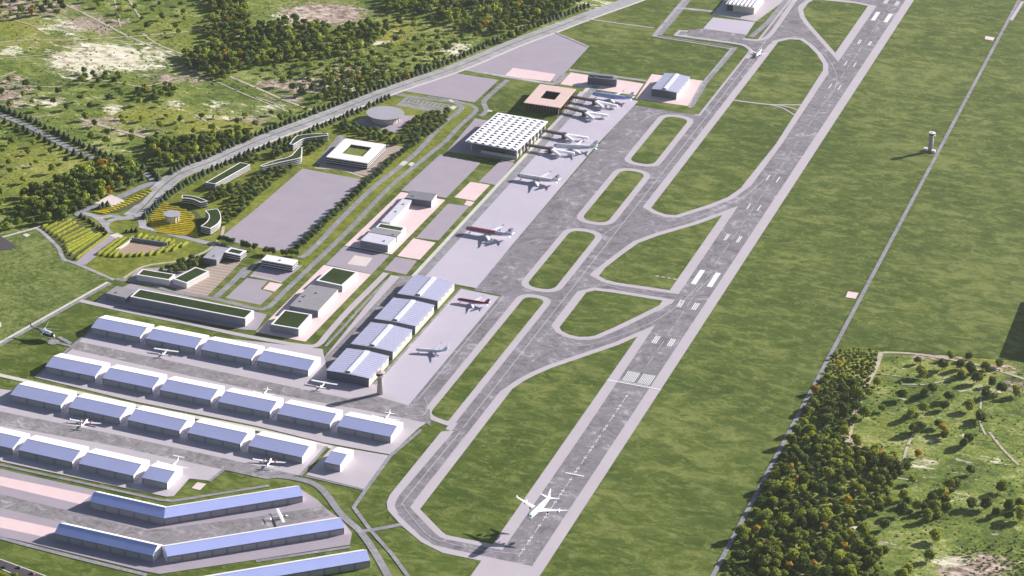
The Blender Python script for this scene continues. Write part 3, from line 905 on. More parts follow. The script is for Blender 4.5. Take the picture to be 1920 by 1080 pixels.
def box_building(name, label, NL, NR, FR, h, wall='white', roof='paleroof', green=False, bands=0, band_mat='glass', cat='building', group=None, near=None, inset=3.0, par=0.9, doors=0, over=0.0, extra=None):
    loc, rz, L, D = frame3(NL, NR, FR, h)
    t = thing(name, label, cat, loc, rz, group)
    x, y = L / 2, D / 2
    mb = MB()
    if bands:
        fh = h / bands
        mb.box(-x + .5, x - .5, -y + .5, y - .5, 0, h - 0.4)
        mb.build('wall', M[band_mat], t)
        for k in range(bands):
            s = MB()
            z = fh * (k + 1)
            s.box(-x, x, -y, y, z - fh * 0.40, z - (0.02 if k < bands - 1 else 0.35))
            s.build('floor_band', M[wall], t)
        # ground floor columns
    else:
        mb.box(-x, x, -y, y, 0, h - 0.4)
        mb.build('wall', M[wall], t)
    if near:  # near face only: its shade is put into a darker colour
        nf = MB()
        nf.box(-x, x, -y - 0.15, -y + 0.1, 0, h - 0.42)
        nf.build('shade_toned_front', M[near], t)
    r = MB()
    X, Y = x + over, y + over
    if green:
        outer = [(-X, -Y), (X, -Y), (X, Y), (-X, Y)]
        w = inset
        inner = [(-X + w, -Y + w), (X - w, -Y + w), (X - w, Y - w), (-X + w, Y - w)]
        r.ring(outer, inner, h - 0.36, h)
        r.build('parapet', M[roof], t)
        g = MB()
        g.box(-X + w, X - w, -Y + w, Y - w, h - 0.38, h - 0.15)
        g.build('planted_roof', M['groof'], t)
    else:
        r.box(-X, X, -Y, Y, h - 0.36, h + 0.3)
        r.build('roof', M[roof], t)
        k = MB()
        for i in range(max(1, int(L * D / 700))):
            bx, by = random.uniform(-x * .7, x * .7), random.uniform(-y * .6, y * .6)
            k.box(bx - 1.3, bx + 1.3, by - 1.0, by + 1.0, h + 0.3, h + 1.5)
            k.build('roof_vent', M['greywall'], t)
            k = MB()
    if doors:
        for k in range(doors):
            d = MB()
            xx = -x + (k + 0.5) * L / doors
            ww = min(4.5, L / doors * 0.35)
            d.box(xx - ww, xx + ww, -y - 0.12, -y + 0.1, 0, min(5.5, h * .6))
            d.build('door', M['doordark'], t)
    return t, L, D


B = box_building
B('long_hall', 'long low hall with a planted roof and blank front in painted shade, the longest here', (244, 556), (460, 597.5), (477.5, 582.5), 12, 'white', 'whiteroof', True, inset=2.4, near='greywall')
B('flat_block', 'small grey flat-roofed block at the left end of the long planted-roof hall', (199, 550), (235, 558.5), (249, 543), 8.5, 'greywall', 'greyroof')
B('planted_block', 'white low block with planted roof lying crosswise, beside the brown striped yard', (256, 515), (317.5, 525), (328, 514), 8.5, 'white', 'whiteroof', True, inset=2.2)
B('planted_block', 'white low block with planted roof pointing away, nearest the brown striped yard', (324, 522.5), (350, 531), (377.5, 504), 8.5, 'white', 'whiteroof', True, inset=2.2)
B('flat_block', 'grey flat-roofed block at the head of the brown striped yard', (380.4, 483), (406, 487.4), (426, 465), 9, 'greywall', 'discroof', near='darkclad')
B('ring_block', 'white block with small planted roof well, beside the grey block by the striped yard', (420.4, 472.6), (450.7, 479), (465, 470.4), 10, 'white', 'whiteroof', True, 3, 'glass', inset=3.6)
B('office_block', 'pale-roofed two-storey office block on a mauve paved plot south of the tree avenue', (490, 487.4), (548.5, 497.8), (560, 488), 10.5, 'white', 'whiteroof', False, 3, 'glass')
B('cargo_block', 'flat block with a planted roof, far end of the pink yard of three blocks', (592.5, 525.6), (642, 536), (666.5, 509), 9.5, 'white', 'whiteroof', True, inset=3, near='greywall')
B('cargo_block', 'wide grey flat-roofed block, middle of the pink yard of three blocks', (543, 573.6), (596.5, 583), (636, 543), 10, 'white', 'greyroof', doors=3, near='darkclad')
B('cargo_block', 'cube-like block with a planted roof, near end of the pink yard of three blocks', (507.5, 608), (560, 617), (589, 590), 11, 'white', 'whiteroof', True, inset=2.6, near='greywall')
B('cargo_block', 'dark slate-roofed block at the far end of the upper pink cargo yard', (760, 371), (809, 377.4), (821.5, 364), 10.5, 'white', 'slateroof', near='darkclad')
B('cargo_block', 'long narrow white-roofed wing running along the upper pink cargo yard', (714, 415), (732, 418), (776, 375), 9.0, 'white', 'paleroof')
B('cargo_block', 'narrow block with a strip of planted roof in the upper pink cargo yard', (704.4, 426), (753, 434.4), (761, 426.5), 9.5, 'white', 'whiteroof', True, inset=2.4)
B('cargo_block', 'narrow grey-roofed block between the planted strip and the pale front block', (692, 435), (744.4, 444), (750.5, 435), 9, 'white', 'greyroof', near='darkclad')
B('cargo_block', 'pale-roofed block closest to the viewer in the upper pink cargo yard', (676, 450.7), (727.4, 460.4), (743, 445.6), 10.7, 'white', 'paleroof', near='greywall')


def gable(name, label, pts, he=9.5, hd=20.6, hr=14.5, roof='roofblue', group=None, ndoor=3, lite=False):
    """gabled hangar swept along its front eave line (world points, left to right)"""
    P = [Vector((p[0], p[1])) for p in pts]
    c = (P[0] + P[-1]) / 2
    u = (P[-1] - P[0]).normalized()
    rz = math.atan2(u.y, u.x)
    cen = c + Vector((-u.y, u.x)) * hd
    t = thing(name, label, 'hangar', (cen.x, cen.y, 0), rz, group)
    rot = Matrix.Rotation(-rz, 2)
    Q = [rot @ (p - cen) for p in P]
    nrm = []
    for i in range(len(Q)):
        d = Vector((0, 0))
        if i > 0:
            d += (Q[i] - Q[i - 1]).normalized()
        if i < len(Q) - 1:
            d += (Q[i + 1] - Q[i]).normalized()
        d.normalize()
        n = Vector((-d.y, d.x))
        if 0 < i < len(Q) - 1:
            e = (Q[i + 1] - Q[i]).normalized()
            n = n / max(n.dot(Vector((-e.y, e.x))), .4)
        nrm.append(n)
    wall, roofm = MB(), MB()

    def sec(i, prof):
        return [(Q[i].x + nrm[i].x * y, Q[i].y + nrm[i].y * y, z) for y, z in prof]
    wp = [(0, 0), (0, he - 0.25), (hd, hr - 0.3), (2 * hd, he - 0.25), (2 * hd, 0)]
    n = len(Q)
    for i in range(n - 1):
        a, b = sec(i, wp), sec(i + 1, wp)
        wall.add(a + b, [(0, 5, 6, 1), (3, 8, 9, 4)])
    wall.build('wall', M['greywall'], t)  # long walls greyer than the ends: shade put into the colour
    for i, f in ((0, (0, 1, 2, 3, 4)), (n - 1, (4, 3, 2, 1, 0))):
        ge = MB()
        ge.add(sec(i, wp), [f])
        ge.build('gable_end', M['whiteroof'], t)  # ends whiter than the long walls: sunlight put into the colour
    rp = [(-0.5, he - 0.35), (-0.5, he), (hd, hr), (2 * hd + 0.5, he), (2 * hd + 0.5, he - 0.35), (hd, hr - 0.35)]
    for i in range(n - 1):
        a, b = sec(i, rp), sec(i + 1, rp)
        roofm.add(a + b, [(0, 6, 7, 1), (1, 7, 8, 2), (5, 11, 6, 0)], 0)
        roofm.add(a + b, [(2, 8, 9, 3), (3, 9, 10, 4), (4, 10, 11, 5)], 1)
    a = sec(0, rp)
    roofm.add(a, [(0, 1, 2, 5), (5, 2, 3, 4)])
    b = sec(n - 1, rp)
    roofm.add(b, [(5, 2, 1, 0), (4, 3, 2, 5)])
    roofm.build('roof', [M[roof], M['whiteroof']], t)  # second slot whitens the far slope: sun glare put into the colour
    # ridge cap
    rc = MB()
    for i in range(n - 1):
        a, b = sec(i, [(hd - .6, hr - .05), (hd, hr + .25), (hd + .6, hr - .05)]), sec(i + 1, [(hd - .6, hr - .05), (hd, hr + .25), (hd + .6, hr - .05)])
        rc.add(a + b, [(0, 3, 4, 1), (1, 4, 5, 2)])
    rc.build('ridge_cap', M['whiteroof'], t)
    # sliding doors on the front, one set per straight length
    for i in range(n - 1):
        e = (Q[i + 1] - Q[i])
        Ln = e.length
        e = e / Ln
        m = Vector((-e.y, e.x))
        k = max(1, int(round(ndoor * Ln / 72.0)))
        for j in range(k):
            s0, s1 = (j + 0.08) * Ln / k, (j + 0.92) * Ln / k
            p, q = Q[i] + e * s0 - m * 0.15, Q[i] + e * s1 - m * 0.15
            d = MB()
            d.bar((p.x, p.y, he * .40), (q.x, q.y, he * .40), 0.28, he * .78)
            d.build('sliding_door', M['doorgrey'], t)
    return t


ORD = ['first', 'second', 'third', 'fourth', 'fifth', 'sixth']
for i in range(4):
    x0 = -718 + i * 81.2
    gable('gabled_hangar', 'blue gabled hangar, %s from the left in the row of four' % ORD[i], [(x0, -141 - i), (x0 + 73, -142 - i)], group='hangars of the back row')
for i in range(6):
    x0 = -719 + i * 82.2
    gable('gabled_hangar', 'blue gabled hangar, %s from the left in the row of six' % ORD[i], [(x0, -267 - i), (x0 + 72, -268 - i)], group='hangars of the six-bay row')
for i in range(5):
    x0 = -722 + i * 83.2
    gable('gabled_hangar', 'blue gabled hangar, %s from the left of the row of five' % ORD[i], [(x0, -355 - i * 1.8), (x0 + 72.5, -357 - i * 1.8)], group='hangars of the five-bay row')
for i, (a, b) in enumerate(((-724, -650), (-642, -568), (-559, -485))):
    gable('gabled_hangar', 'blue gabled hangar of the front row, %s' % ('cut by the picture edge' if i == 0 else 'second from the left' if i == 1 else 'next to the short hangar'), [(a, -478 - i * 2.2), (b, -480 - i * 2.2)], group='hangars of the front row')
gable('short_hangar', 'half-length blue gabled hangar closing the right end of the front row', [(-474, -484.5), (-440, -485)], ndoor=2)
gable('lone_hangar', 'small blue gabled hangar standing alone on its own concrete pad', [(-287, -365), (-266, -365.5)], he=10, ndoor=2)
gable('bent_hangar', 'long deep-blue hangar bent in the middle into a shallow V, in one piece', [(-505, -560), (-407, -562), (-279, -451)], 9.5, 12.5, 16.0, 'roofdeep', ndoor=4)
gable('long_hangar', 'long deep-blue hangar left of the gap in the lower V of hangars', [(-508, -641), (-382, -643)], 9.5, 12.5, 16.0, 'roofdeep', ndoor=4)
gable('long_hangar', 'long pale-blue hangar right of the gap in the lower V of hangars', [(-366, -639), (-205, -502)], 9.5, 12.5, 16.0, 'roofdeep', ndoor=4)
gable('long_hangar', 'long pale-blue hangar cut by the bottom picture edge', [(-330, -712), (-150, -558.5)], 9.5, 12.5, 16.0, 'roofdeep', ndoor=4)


def big_hangar(label, x0, x1, y0, y1, h=13.0, group=None, wallnear='greywall', rise=1.8, name='maintenance_hangar'):
    cx, cy = (x0 + x1) / 2, (y0 + y1) / 2
    t = thing(name, label, 'hangar', (cx, cy, 0), 0, group)
    X, Y = (x1 - x0) / 2, (y1 - y0) / 2
    w = MB()
    w.box(-X + .6, X - .6, -Y + .6, Y - .6, 0, h - 1.2)
    # gable-shaped tops on the two ends
    for s in (-1, 1):
        y = s * (Y - .6)
        v = [(-X + .6, y, h - 1.2), (X - .6, y, h - 1.2), (X - .6, y, h - .3), (0, y, h + rise - .3), (-X + .6, y, h - .3)]
        w.add(v, [(0, 1, 2, 3, 4) if s < 0 else (4, 3, 2, 1, 0)])
    for s in (-1, 1):
        x = s * (X - .6)
        w.add([(x, -Y + .6, h - 1.2), (x, Y - .6, h - 1.2), (x, Y - .6, h - .3), (x, -Y + .6, h - .3)], [(0, 1, 2, 3) if s > 0 else (3, 2, 1, 0)])
    w.build('wall', M['white'], t)
    r = MB()
    v = [(-X, -Y, h), (0, -Y, h + rise), (X, -Y, h), (-X, Y, h), (0, Y, h + rise), (X, Y, h)]
    v += [(p[0], p[1], p[2] - .35) for p in v]
    r.add(v, [(0, 1, 4, 3), (1, 2, 5, 4), (6, 9, 10, 7), (7, 10, 11, 8), (0, 6, 7, 1), (1, 7, 8, 2), (3, 4, 10, 9), (4, 5, 11, 10), (0, 3, 9, 6), (2, 8, 11, 5)])
    r.build('roof', M['rooflav'], t)
    s = MB()
    k = 13
    for i in range(k):
        y = -Y + (i + 0.5) * 2 * Y / k
        for sg in (-1, 1):
            s.bar((sg * X * .97, y, h + .12 + rise * .03), (sg * 3.2, y, h + rise * .95 + .05), .5, .25)
    s.build('roof_seams', M['paleroof'], t)
    rs = MB()
    rs.box(-2.8, 2.8, -Y + 3, Y - 2, h + rise - .25, h + rise + 1.5)
    rs.build('ridge_skylight', M['skystrip'], t)
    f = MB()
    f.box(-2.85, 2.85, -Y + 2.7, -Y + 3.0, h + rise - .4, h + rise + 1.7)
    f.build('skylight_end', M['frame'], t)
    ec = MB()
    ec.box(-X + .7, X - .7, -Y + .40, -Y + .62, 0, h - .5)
    ec.build('shade_toned_front', M['darkclad'], t)  # shade of the near end painted as a dark slab over white wall
    tr = MB()
    tr.box(-X - .15, X + .15, -Y - .2, -Y + .15, h - 1.0, h - .35)
    tr.box(X - .15, X + .2, -Y + .2, Y, h - .8, h - .36)
    tr.build('eaves_trim', M['frame'], t)
    # airside doors in the long east wall
    n = 4
    for i in range(n):
        y0_ = -Y + 4 + i * (2 * Y - 8) / n
        d = MB()
        d.box(X - .55, X - .42, y0_ + .8, y0_ + (2 * Y - 8) / n - .8, 0.2, h * .62)
        d.build('sliding_door', M['cream'], t)
        g = MB()
        g.box(X - .55, X - .38, y0_ + 4, y0_ + (2 * Y - 8) / n - 4, h * .68, h * .76)
        g.build('window_band', M['glasslt'], t)
    for i in range(2):
        d = MB()
        xx = -X * .35 + i * X * 1.0
        d.box(xx - 3, xx + 3, -Y + .28, -Y + .45, 0, 5)
        d.build('door', M['doordark'], t)
    b = MB()
    b.box(-X + 1, X - 1, -Y + .30, -Y + .45, 5.6, 6.4)
    b.build('window_band', M['glasslt'], t)
    return t


for i, (a, b) in enumerate(((-142, -71), (-57, 15), (27, 100), (114, 182))):
    big_hangar('large lavender-roofed hangar beside the lower apron, %s' % ['nearest to the control tower', 'second from the control tower', 'third from the control tower', 'farthest from the control tower'][i], -377.5, -317, a, b, group='maintenance hangars along the lower apron')
big_hangar('large lavender-roofed hangar standing alone on a pink pad by the far apron', -278, -233, 1040, 1124)
# dark-fronted hall
t, L, D = B('dark_hall', 'dark-fronted hall with a stepped dark roof on the pink pad beyond the terminals', (1102, 145), (1156, 150), (1160.5, 146), 12.5, 'darkclad', 'slateroof', doors=2)
mb = MB()
mb.box(-L / 2 + 3, L / 2 - 6, D / 2 - 5, D / 2 + 5, 10, 15.5)
mb.build('roof_monitor', M['slateroof'], t)
# far north-west hangar with a ribbed roof
t = thing('ribbed_hangar', 'white hangar with a ribbed roof cut by the top picture edge', 'hangar', (-247.5, 1562, 0))
mb = MB()
mb.box(-14, 26, -36, 40, 0, 14)
mb.build('wall', M['cream'], t)
mb = MB()
mb.box(-26, -14, -32, 40, 0, 14)
mb.build('loading_bay', M['glass'], t)
mb = MB()
mb.box(-27, 28, -41, 45, 14, 15.4)
mb.build('roof', M['whiteroof'], t)
for i in range(7):
    mb = MB()
    x = -23 + i * 7.4
    mb.add([(x - 2.4, -38, 15.4), (x + 2.4, -38, 15.4), (x - 2.4, 43, 15.4), (x + 2.4, 43, 15.4), (x + 1.8, -38, 17.6), (x + 1.8, 43, 17.6)], [(0, 1, 4), (3, 2, 5), (0, 4, 5, 2), (1, 3, 5, 4)])
    mb.build('roof_rib', M['rooflav'] if i % 1 else M['paleroof'], t)
for i in range(4):
    mb = MB()
    mb.box(25.9, 26.2, -32 + i * 18, -18 + i * 18, 0, 9.5)
    mb.build('sliding_door', M['door'], t)


# ---------------------------------------------------------------- passenger terminals
def lattice_terminal():
    loc, rz, L, D = frame3((872, 264.5), (969, 282), (1022, 226.7), 18)
    t = thing('terminal', 'passenger terminal under a big white roof studded with rows of skylights', 'terminal', loc, rz)
    x, y = L / 2, D / 2
    r = MB()
    r.box(-x, x, -y, y, 16.6, 18.2)
    r.build('roof', M['whiteroof'], t)
    w = MB()
    w.box(-x * .42, x - 4, -y + 6, y - 6, 0, 16.6)
    w.build('glass_hall', M['glasslt'], t)
    b = MB()
    b.box(-x * .42 - .4, x - 3.6, -y + 5.6, y - 5.6, 0, 5.2)
    b.build('wall', M['cream'], t)
    for k in range(9):
        f = MB()
        yy = -y + 8 + k * (2 * y - 16) / 8
        f.box(x - 4.2, x - 1.6, yy - 1.2, yy + 1.2, 0, 16.6)
        f.build('facade_fin', M['white'], t)
    for k in range(5):
        f = MB()
        f.cyl(-x + 8, -y + 8 + k * (2 * y - 16) / 4, 0, 16.6, 0.9, n=10)
        f.build('column', M['white'], t)
    bb = MB()
    bb.box(-x * .3, x * .5, -y + 5.4, -y + 5.65, 6, 9)
    bb.build('window_band', M['glass'], t)
    # skylights
    s = MB()
    sx, sy = L / 7 * .33, D / 14 * .34
    s.add([(-sx, -sy, 0), (sx, -sy, 0), (0, -sy, 1.9), (-sx * .9, sy, 0), (sx * .9, sy, 0), (0, sy, 0.3)], [(0, 1, 2)], 1)
    s.add([(-sx, -sy, 0), (sx, -sy, 0), (0, -sy, 1.9), (-sx * .9, sy, 0), (sx * .9, sy, 0), (0, sy, 0.3)], [(0, 2, 5, 3), (1, 4, 5, 2)], 0)
    me = s.mesh('skylight', [M['whiteroof'], M['skylight']])
    for j in range(14):
        for i in range(7):
            o = link('skylight', me, t)
            o.location = (-x + (i + .5) * L / 7 * 0.985 + (0.8 if j % 2 else -0.2), -y + (j + .5) * D / 14, 18.22)
    return t


lattice_terminal()


def pink_terminal():
    loc, rz, L, D = frame3((982, 192), (1050.4, 202), (1083, 167.4), 14.5)
    t = thing('terminal', 'square terminal with a pink flat roof around a dark courtyard', 'terminal', loc, rz)
    x, y = L / 2, D / 2
    cx0, cx1, cy0, cy1 = -x * .42, x * .40, -y * .34, y * .44
    r = MB()
    O = [(-x, -y), (x, -y), (x, y), (-x, y)]
    I = [(cx0, cy0), (cx1, cy0), (cx1, cy1), (cx0, cy1)]
    r.ring(O, I, 13.3, 14.5)
    r.build('roof', M['pinkroof'], t)
    w = MB()
    e = 7
    O2 = [(-x + e, -y + e), (x - e, -y + e), (x - e, y - e), (-x + e, y - e)]
    w.ring(O2, I, 0, 13.3)
    w.build('glass_hall', M['glass'], t)
    g = MB()
    g.box(cx0, cx1, cy0, cy1, -0.3, 0.3)
    g.build('courtyard', M['groof'], t)
    for k in range(12):
        c = MB()
        xx = -x + 4 + k * (2 * x - 8) / 11
        c.box(xx - .7, xx + .7, -y + 2, -y + 6.9, 0, 13.3)
        c.build('column', M['brownwall'], t)
    for k in range(9):
        c = MB()
        yy = -y + 8 + k * (2 * y - 12) / 8
        c.box(x - 6.9, x - 2, yy - .7, yy + .7, 0, 13.3)
        c.build('column', M['brownwall'], t)


pink_terminal()


def jet_bridge(label, a, b, arms, z=7.5):
    A, Bp = G(*a, z), G(*b, z)
    mid = Vector((Bp.x, Bp.y, 0))
    t = thing('jet_bridge', label, 'jet bridge', mid, 0, 'jet bridges of the two terminals')
    A = A - mid
    Bq = Bp - mid
    m = MB()
    m.bar((A.x, A.y, z), (Bq.x, Bq.y, z), 5.0, 3.6)
    m.build('walkway', M['metaldk'], t)
    g = MB()
    g.bar((A.x, A.y, z + .2), (Bq.x, Bq.y, z + .2), 5.15, 1.1)
    g.build('window_band', M['glasslt'], t)
    c = MB()
    c.cyl(0, 0, 0, 9.9, 4.2, n=16)
    c.build('rotunda', M['metaldk'], t)
    for k in (0.25, 0.6):
        q = A.lerp(Bq, k)
        p = MB()
        p.cyl(q.x, q.y, 0, z - 1.7, .7, n=8)
        p.build('pillar', M['greywall'], t)
    for e in arms:
        E_ = G(*e, 5.2) - mid
        m = MB()
        m.bar((0, 0, z), (E_.x, E_.y, 5.2), 4.6, 3.6)
        m.build('boarding_arm', M['pw'], t)
        p = MB()
        q = Vector((0, 0, z)).lerp(E_, .78)
        p.box(q.x - 1.6, q.x - 1.0, q.y - 1, q.y + 1, 0, 4.4)
        p.box(q.x + 1.0, q.x + 1.6, q.y - 1, q.y + 1, 0, 4.4)
        p.build('wheel_bogie', M['greywall'], t)


jet_bridge('dark jet bridge from the pink-roofed terminal to the pale blue jet', (1068, 180), (1115, 189), [(1132, 202), (1158, 199)])
jet_bridge('dark jet bridge from the pink-roofed terminal with empty white boarding arms', (1052, 199), (1096, 210), [(1114, 223), (1140, 217)])
jet_bridge('dark jet bridge from the far corner of the skylight terminal with empty white arms', (1004, 242), (1058, 252), [(1075.5, 264), (1103, 259)])
jet_bridge('dark jet bridge from the skylight terminal to the white jet', (979, 270), (1032.6, 279), [(1051, 292), (1077, 288)])


# ---------------------------------------------------------------- campus
def prism_building(name, label, px, h, floors, split=None, cat='building', inset=1.3, group=None, roof='groof'):
    P = GP(px, h)
    c = sum(P, Vector((0, 0))) / len(P)
    P = [p - c for p in P]
    area = sum(P[i].x * P[(i + 1) % len(P)].y - P[(i + 1) % len(P)].x * P[i].y for i in range(len(P)))
    if area < 0:
        P = P[::-1]
    t = thing(name, label, cat, (c.x, c.y, 0), 0, group)
    g = MB()
    inn = offset_poly(P, [-.8] * len(P))
    g.prism(inn, 0, h - .4)
    g.build('wall', M['glass'], t)
    fh = h / floors
    for k in range(floors):
        s = MB()
        z = fh * (k + 1)
        s.prism(P, z - fh * .36, z - (.02 if k < floors - 1 else .3), bot=True)
        s.build('floor_band', M['white'], t)
    r = MB()
    r.ring(P, offset_poly(P, [-inset] * len(P)), h - .3, h + .3)
    r.build('parapet', M['whiteroof'], t)
    r = MB()
    r.prism(offset_poly(P, [-inset] * len(P)), h - .3, h)
    r.build('planted_roof', M[roof], t)
    return t


prism_building('arc_building', 'small curved building with a planted roof behind the grey drum pavilion', smooth([(341, 366), (350.4, 366.2), (363, 368), (377, 371.8), (390, 377.3)], 3) + smooth([(376, 380), (370.7, 377.3), (361.5, 373.6), (350.4, 371.8), (341, 371.8)], 3), 10, 3)
prism_building('arc_building', 'curved building with a planted roof bowing round the right of the yellow rows', smooth([(384.6, 395), (406, 391.7), (411.5, 396.3), (414.3, 403.7), (414.3, 411), (408.7, 419.4), (394.8, 428.7)], 3) + smooth([(376.3, 424), (386.5, 416.7), (391.6, 409), (391, 402)], 3), 11, 4)
prism_building('bar_building', 'straight long building with a planted roof and white floor bands among garden trees', [(385, 342.4), (404, 345), (469.5, 308.5), (450, 304.5)], 10, 4)
prism_building('wave_building', 'boomerang-shaped building with a planted roof, wide at its right end', smooth([(487.8, 310.6), (512, 301.8), (542, 293.6), (551.4, 285.5), (561, 275.4)], 3) + [(567, 276), (566, 290)] + smooth([(565, 295), (557, 297.7), (523, 305), (492, 312.6)], 3), 12, 4)
prism_building('wave_building', 'S-shaped building with a planted roof next to the highway', smooth([(542.6, 270), (551.4, 258.4), (559.6, 253.7), (584, 251), (615, 250.3)], 3) + smooth([(616, 253.7), (589, 257), (570.4, 259.8), (562, 263.9), (550, 271.3)], 3), 11, 4)


def ring_office():
    h = 11.0
    loc, rz, L, D = frame3((612, 294), (689, 306), (728, 272), h)
    t = thing('ring_office', 'square white office block with a broad white roof ring around a green court', 'building', loc, rz)
    x, y = L / 2, D / 2
    O = [(-x, -y), (x, -y), (x, y), (-x, y)]
    e = [(p[0] * .985, p[1] * .985) for p in O]
    I = [(-x * .50, -y * .46), (x * .52, -y * .46), (x * .52, y * .52), (-x * .50, y * .52)]
    g = MB()
    g.ring(e, I, 0, h - .5)
    g.build('wall', M['glass'], t)
    for k in range(3):
        s = MB()
        z = 3.55 * (k + 1)
        s.ring(O, I, z - 1.3, z - .02)
        s.build('floor_band', M['white'], t)
    r = MB()
    r.ring([(p[0] * 1.01, p[1] * 1.01) for p in O], I, h - .34, h + .2)
    r.build('roof', M['whiteroof'], t)
    g = MB()
    g.box(I[0][0], I[1][0], I[0][1], I[2][1], h - 6, h - 3.2)
    g.build('court_lawn', M['glawn'], t)


ring_office()


def drum(name, label, px, h, r0, r1, roofm, wallm, over, bands=0):
    p = G(*px, h)
    t = thing(name, label, 'pavilion', (p.x, p.y, 0))
    m = MB()
    m.cyl(0, 0, 0, h - over, r1, n=48)
    m.build('wall', M[wallm], t)
    m = MB()
    m.cyl(0, 0, h - over, h, r0 * .985, r0, n=64)
    m.build('roof', M[roofm], t)
    for k in range(10):
        c = MB()
        a = k * math.pi / 5
        c.box(-.5, .5, -.5, .5, 0, h - over)
        o = c.build('column', M['white'], t)
        o.location = (math.cos(a) * (r1 + .6), math.sin(a) * (r1 + .6), 0)
    return t


drum('disc_pavilion', 'round pavilion with a wide grey disc roof on a pink paved square', (722.5, 211.5), 12.5, 31, 23, 'discroof', 'pinkwall', 1.8)
drum('drum_pavilion', 'small round pavilion with a pale disc roof standing in yellow planted rows', (322.6, 400.5), 12.5, 12.8, 9.2, 'plot' if False else 'discroof', 'cream', 1.0)
# amphitheatre walls
t = thing('curved_wall', 'white curved wall along the left side of the small amphitheatre', 'wall', (*GP([(232, 460)])[0], 0))
o0 = GP([(232, 460)])[0]
m = MB()
pts = smooth([p - o0 for p in GP([(247, 449), (240, 457), (229, 465), (217, 471.5)])], 4)
for a, b in zip(pts[:-1], pts[1:]):
    m.bar((a.x, a.y, 2), (b.x, b.y, 2), .9, 4)
m.build('wall', M['white'], t)
t = thing('retaining_wall', 'dark retaining wall along the back of the small amphitheatre', 'wall', (*GP([(280, 454)])[0], 0))
o0 = GP([(280, 454)])[0]
m = MB()
a, b = (p - o0 for p in GP([(247, 451), (314, 460.5)]))
m.bar((a.x, a.y, 2.5), (b.x, b.y, 2.5), 1.6, 5)
m.build('wall', M['greywall'], t)


# ---------------------------------------------------------------- control towers
def tower(label, base, h, hut):
    p = G(*base)
    t = thing('control_tower', label, 'tower', (p.x, p.y, Z0))
    s = h / 33.0
    m = MB()
    m.cyl(0, 0, 0, 25 * s, 4.2 * s, 3.5 * s, n=20)
    m.build('shaft', M['concwall'], t, True)
    m = MB()
    m.cyl(0, 0, 25 * s, 27 * s, 3.6 * s, 5.4 * s, n=20)
    m.cyl(0, 0, 27 * s, 28 * s, 5.8 * s, 5.8 * s, n=20)
    m.build('gallery', M['pinkwall'], t)
    m = MB()
    m.cyl(0, 0, 28 * s, 31 * s, 4.2 * s, 5.2 * s, n=10)
    m.build('control_cab', M['glass'], t)
    m = MB()
    m.cyl(0, 0, 31 * s, 32.2 * s, 5.6 * s, 5.2 * s, n=20)
    m.cyl(0, 0, 32.2 * s, 33 * s, 2.0 * s, 1.6 * s, n=10)
    m.build('roof', M['whiteroof'] if hut else M['pinkwall'], t)
    m = MB()
    m.tube((0, 0, 33 * s), (0, 0, 38 * s), .16 * s)
    m.build('antenna', M['frame'], t)
    if hut:
        for dx, dy in ((-7.5, 1.5), (5.5, -2.5)):
            m = MB()
            m.box(dx - 3, dx + 3, dy - 3, dy + 3, 0, 3.6)
            m.build('annex', M['whiteroof'], t)
    return t


tower('grey control tower at the corner of the lower apron by the large hangars', (712.5, 739), 32.5, False)
tower('lone control tower with two white annexes in open grass beside the perimeter road', (1744, 284), 33, True)

# a hall just outside the right edge, its long shadow reaches into the airfield grass
p = G(1872, 671)
HH = 36.0
kx = HH / math.tan(math.radians(23.5))
hx, hy = p.x + 0.639 * kx, p.y + 0.769 * kx
m = MB()
m.box(hx, hx + 150, hy, hy + 190, 0, HH)
m.box(hx + 4, hx + 146, hy + 4, hy + 186, HH, HH + 1.2)
o = m.build('neighbouring_building', M['greywall'])
o['kind'] = 'structure'

# ================================================================= AIRCRAFT
def loft(mb, secs, n=16, mat=None):
    """secs: (x, y, z, ry, rz) rings along x; mat(angle, x) -> slot"""
    o = len(mb.v)
    for (x, y, z, ry, rz) in secs:
        for k in range(n):
            a = 2 * math.pi * k / n
            mb.v.append((x, y + ry * math.sin(a), z + rz * math.cos(a)))
    for i in range(len(secs) - 1):
        for k in range(n):
            k2 = (k + 1) % n
            mb.f.append((o + i * n + k, o + i * n + k2, o + (i + 1) * n + k2, o + (i + 1) * n + k))
            mb.m.append(mat((k + .5) / n * 360, (secs[i][0] + secs[i + 1][0]) / 2, i) if mat else 0)
    for i, s in ((0, 1), (len(secs) - 1, -1)):
        mb.f.append(tuple(o + i * n + k for k in range(n))[::-s])
        mb.m.append(mat(0, secs[i][0], i) if mat else 0)


def slab_wing(mb, root, tip, rt, tt, mi=0):
    """root, tip = (xLE, y, z, chord); rt, tt = thickness"""
    v = []
    for (x, y, z, c), th in ((root, rt), (tip, tt)):
        v += [(x, y, z), (x - c * .35, y, z + th * .6), (x - c, y, z), (x - c * .35, y, z - th * .4)]
    s = 1 if tip[1] > root[1] else -1
    f = [(0, 1, 5, 4), (1, 2, 6, 5), (2, 3, 7, 6), (3, 0, 4, 7), (4, 5, 6, 7), (3, 2, 1, 0)]
    mb.add(v, [q if s > 0 else q[::-1] for q in f], mi)


def fin_slab(mb, root, tip, th, mi=0):
    """root, tip = (xLE, z, chord)"""
    v = []
    for (x, z, c), t in ((root, th), (tip, th * .5)):
        v += [(x, 0, z), (x - c * .4, t / 2, z), (x - c, 0, z), (x - c * .4, -t / 2, z)]
    mb.add(v, [(0, 1, 5, 4), (1, 2, 6, 5), (2, 3, 7, 6), (3, 0, 4, 7), (4, 5, 6, 7)], mi)


def heading(nose, tail, z):
    a, b = G(*nose, z), G(*tail, z)
    return (a + b) / 2, math.atan2(a.y - b.y, a.x - b.x), (a - b).length


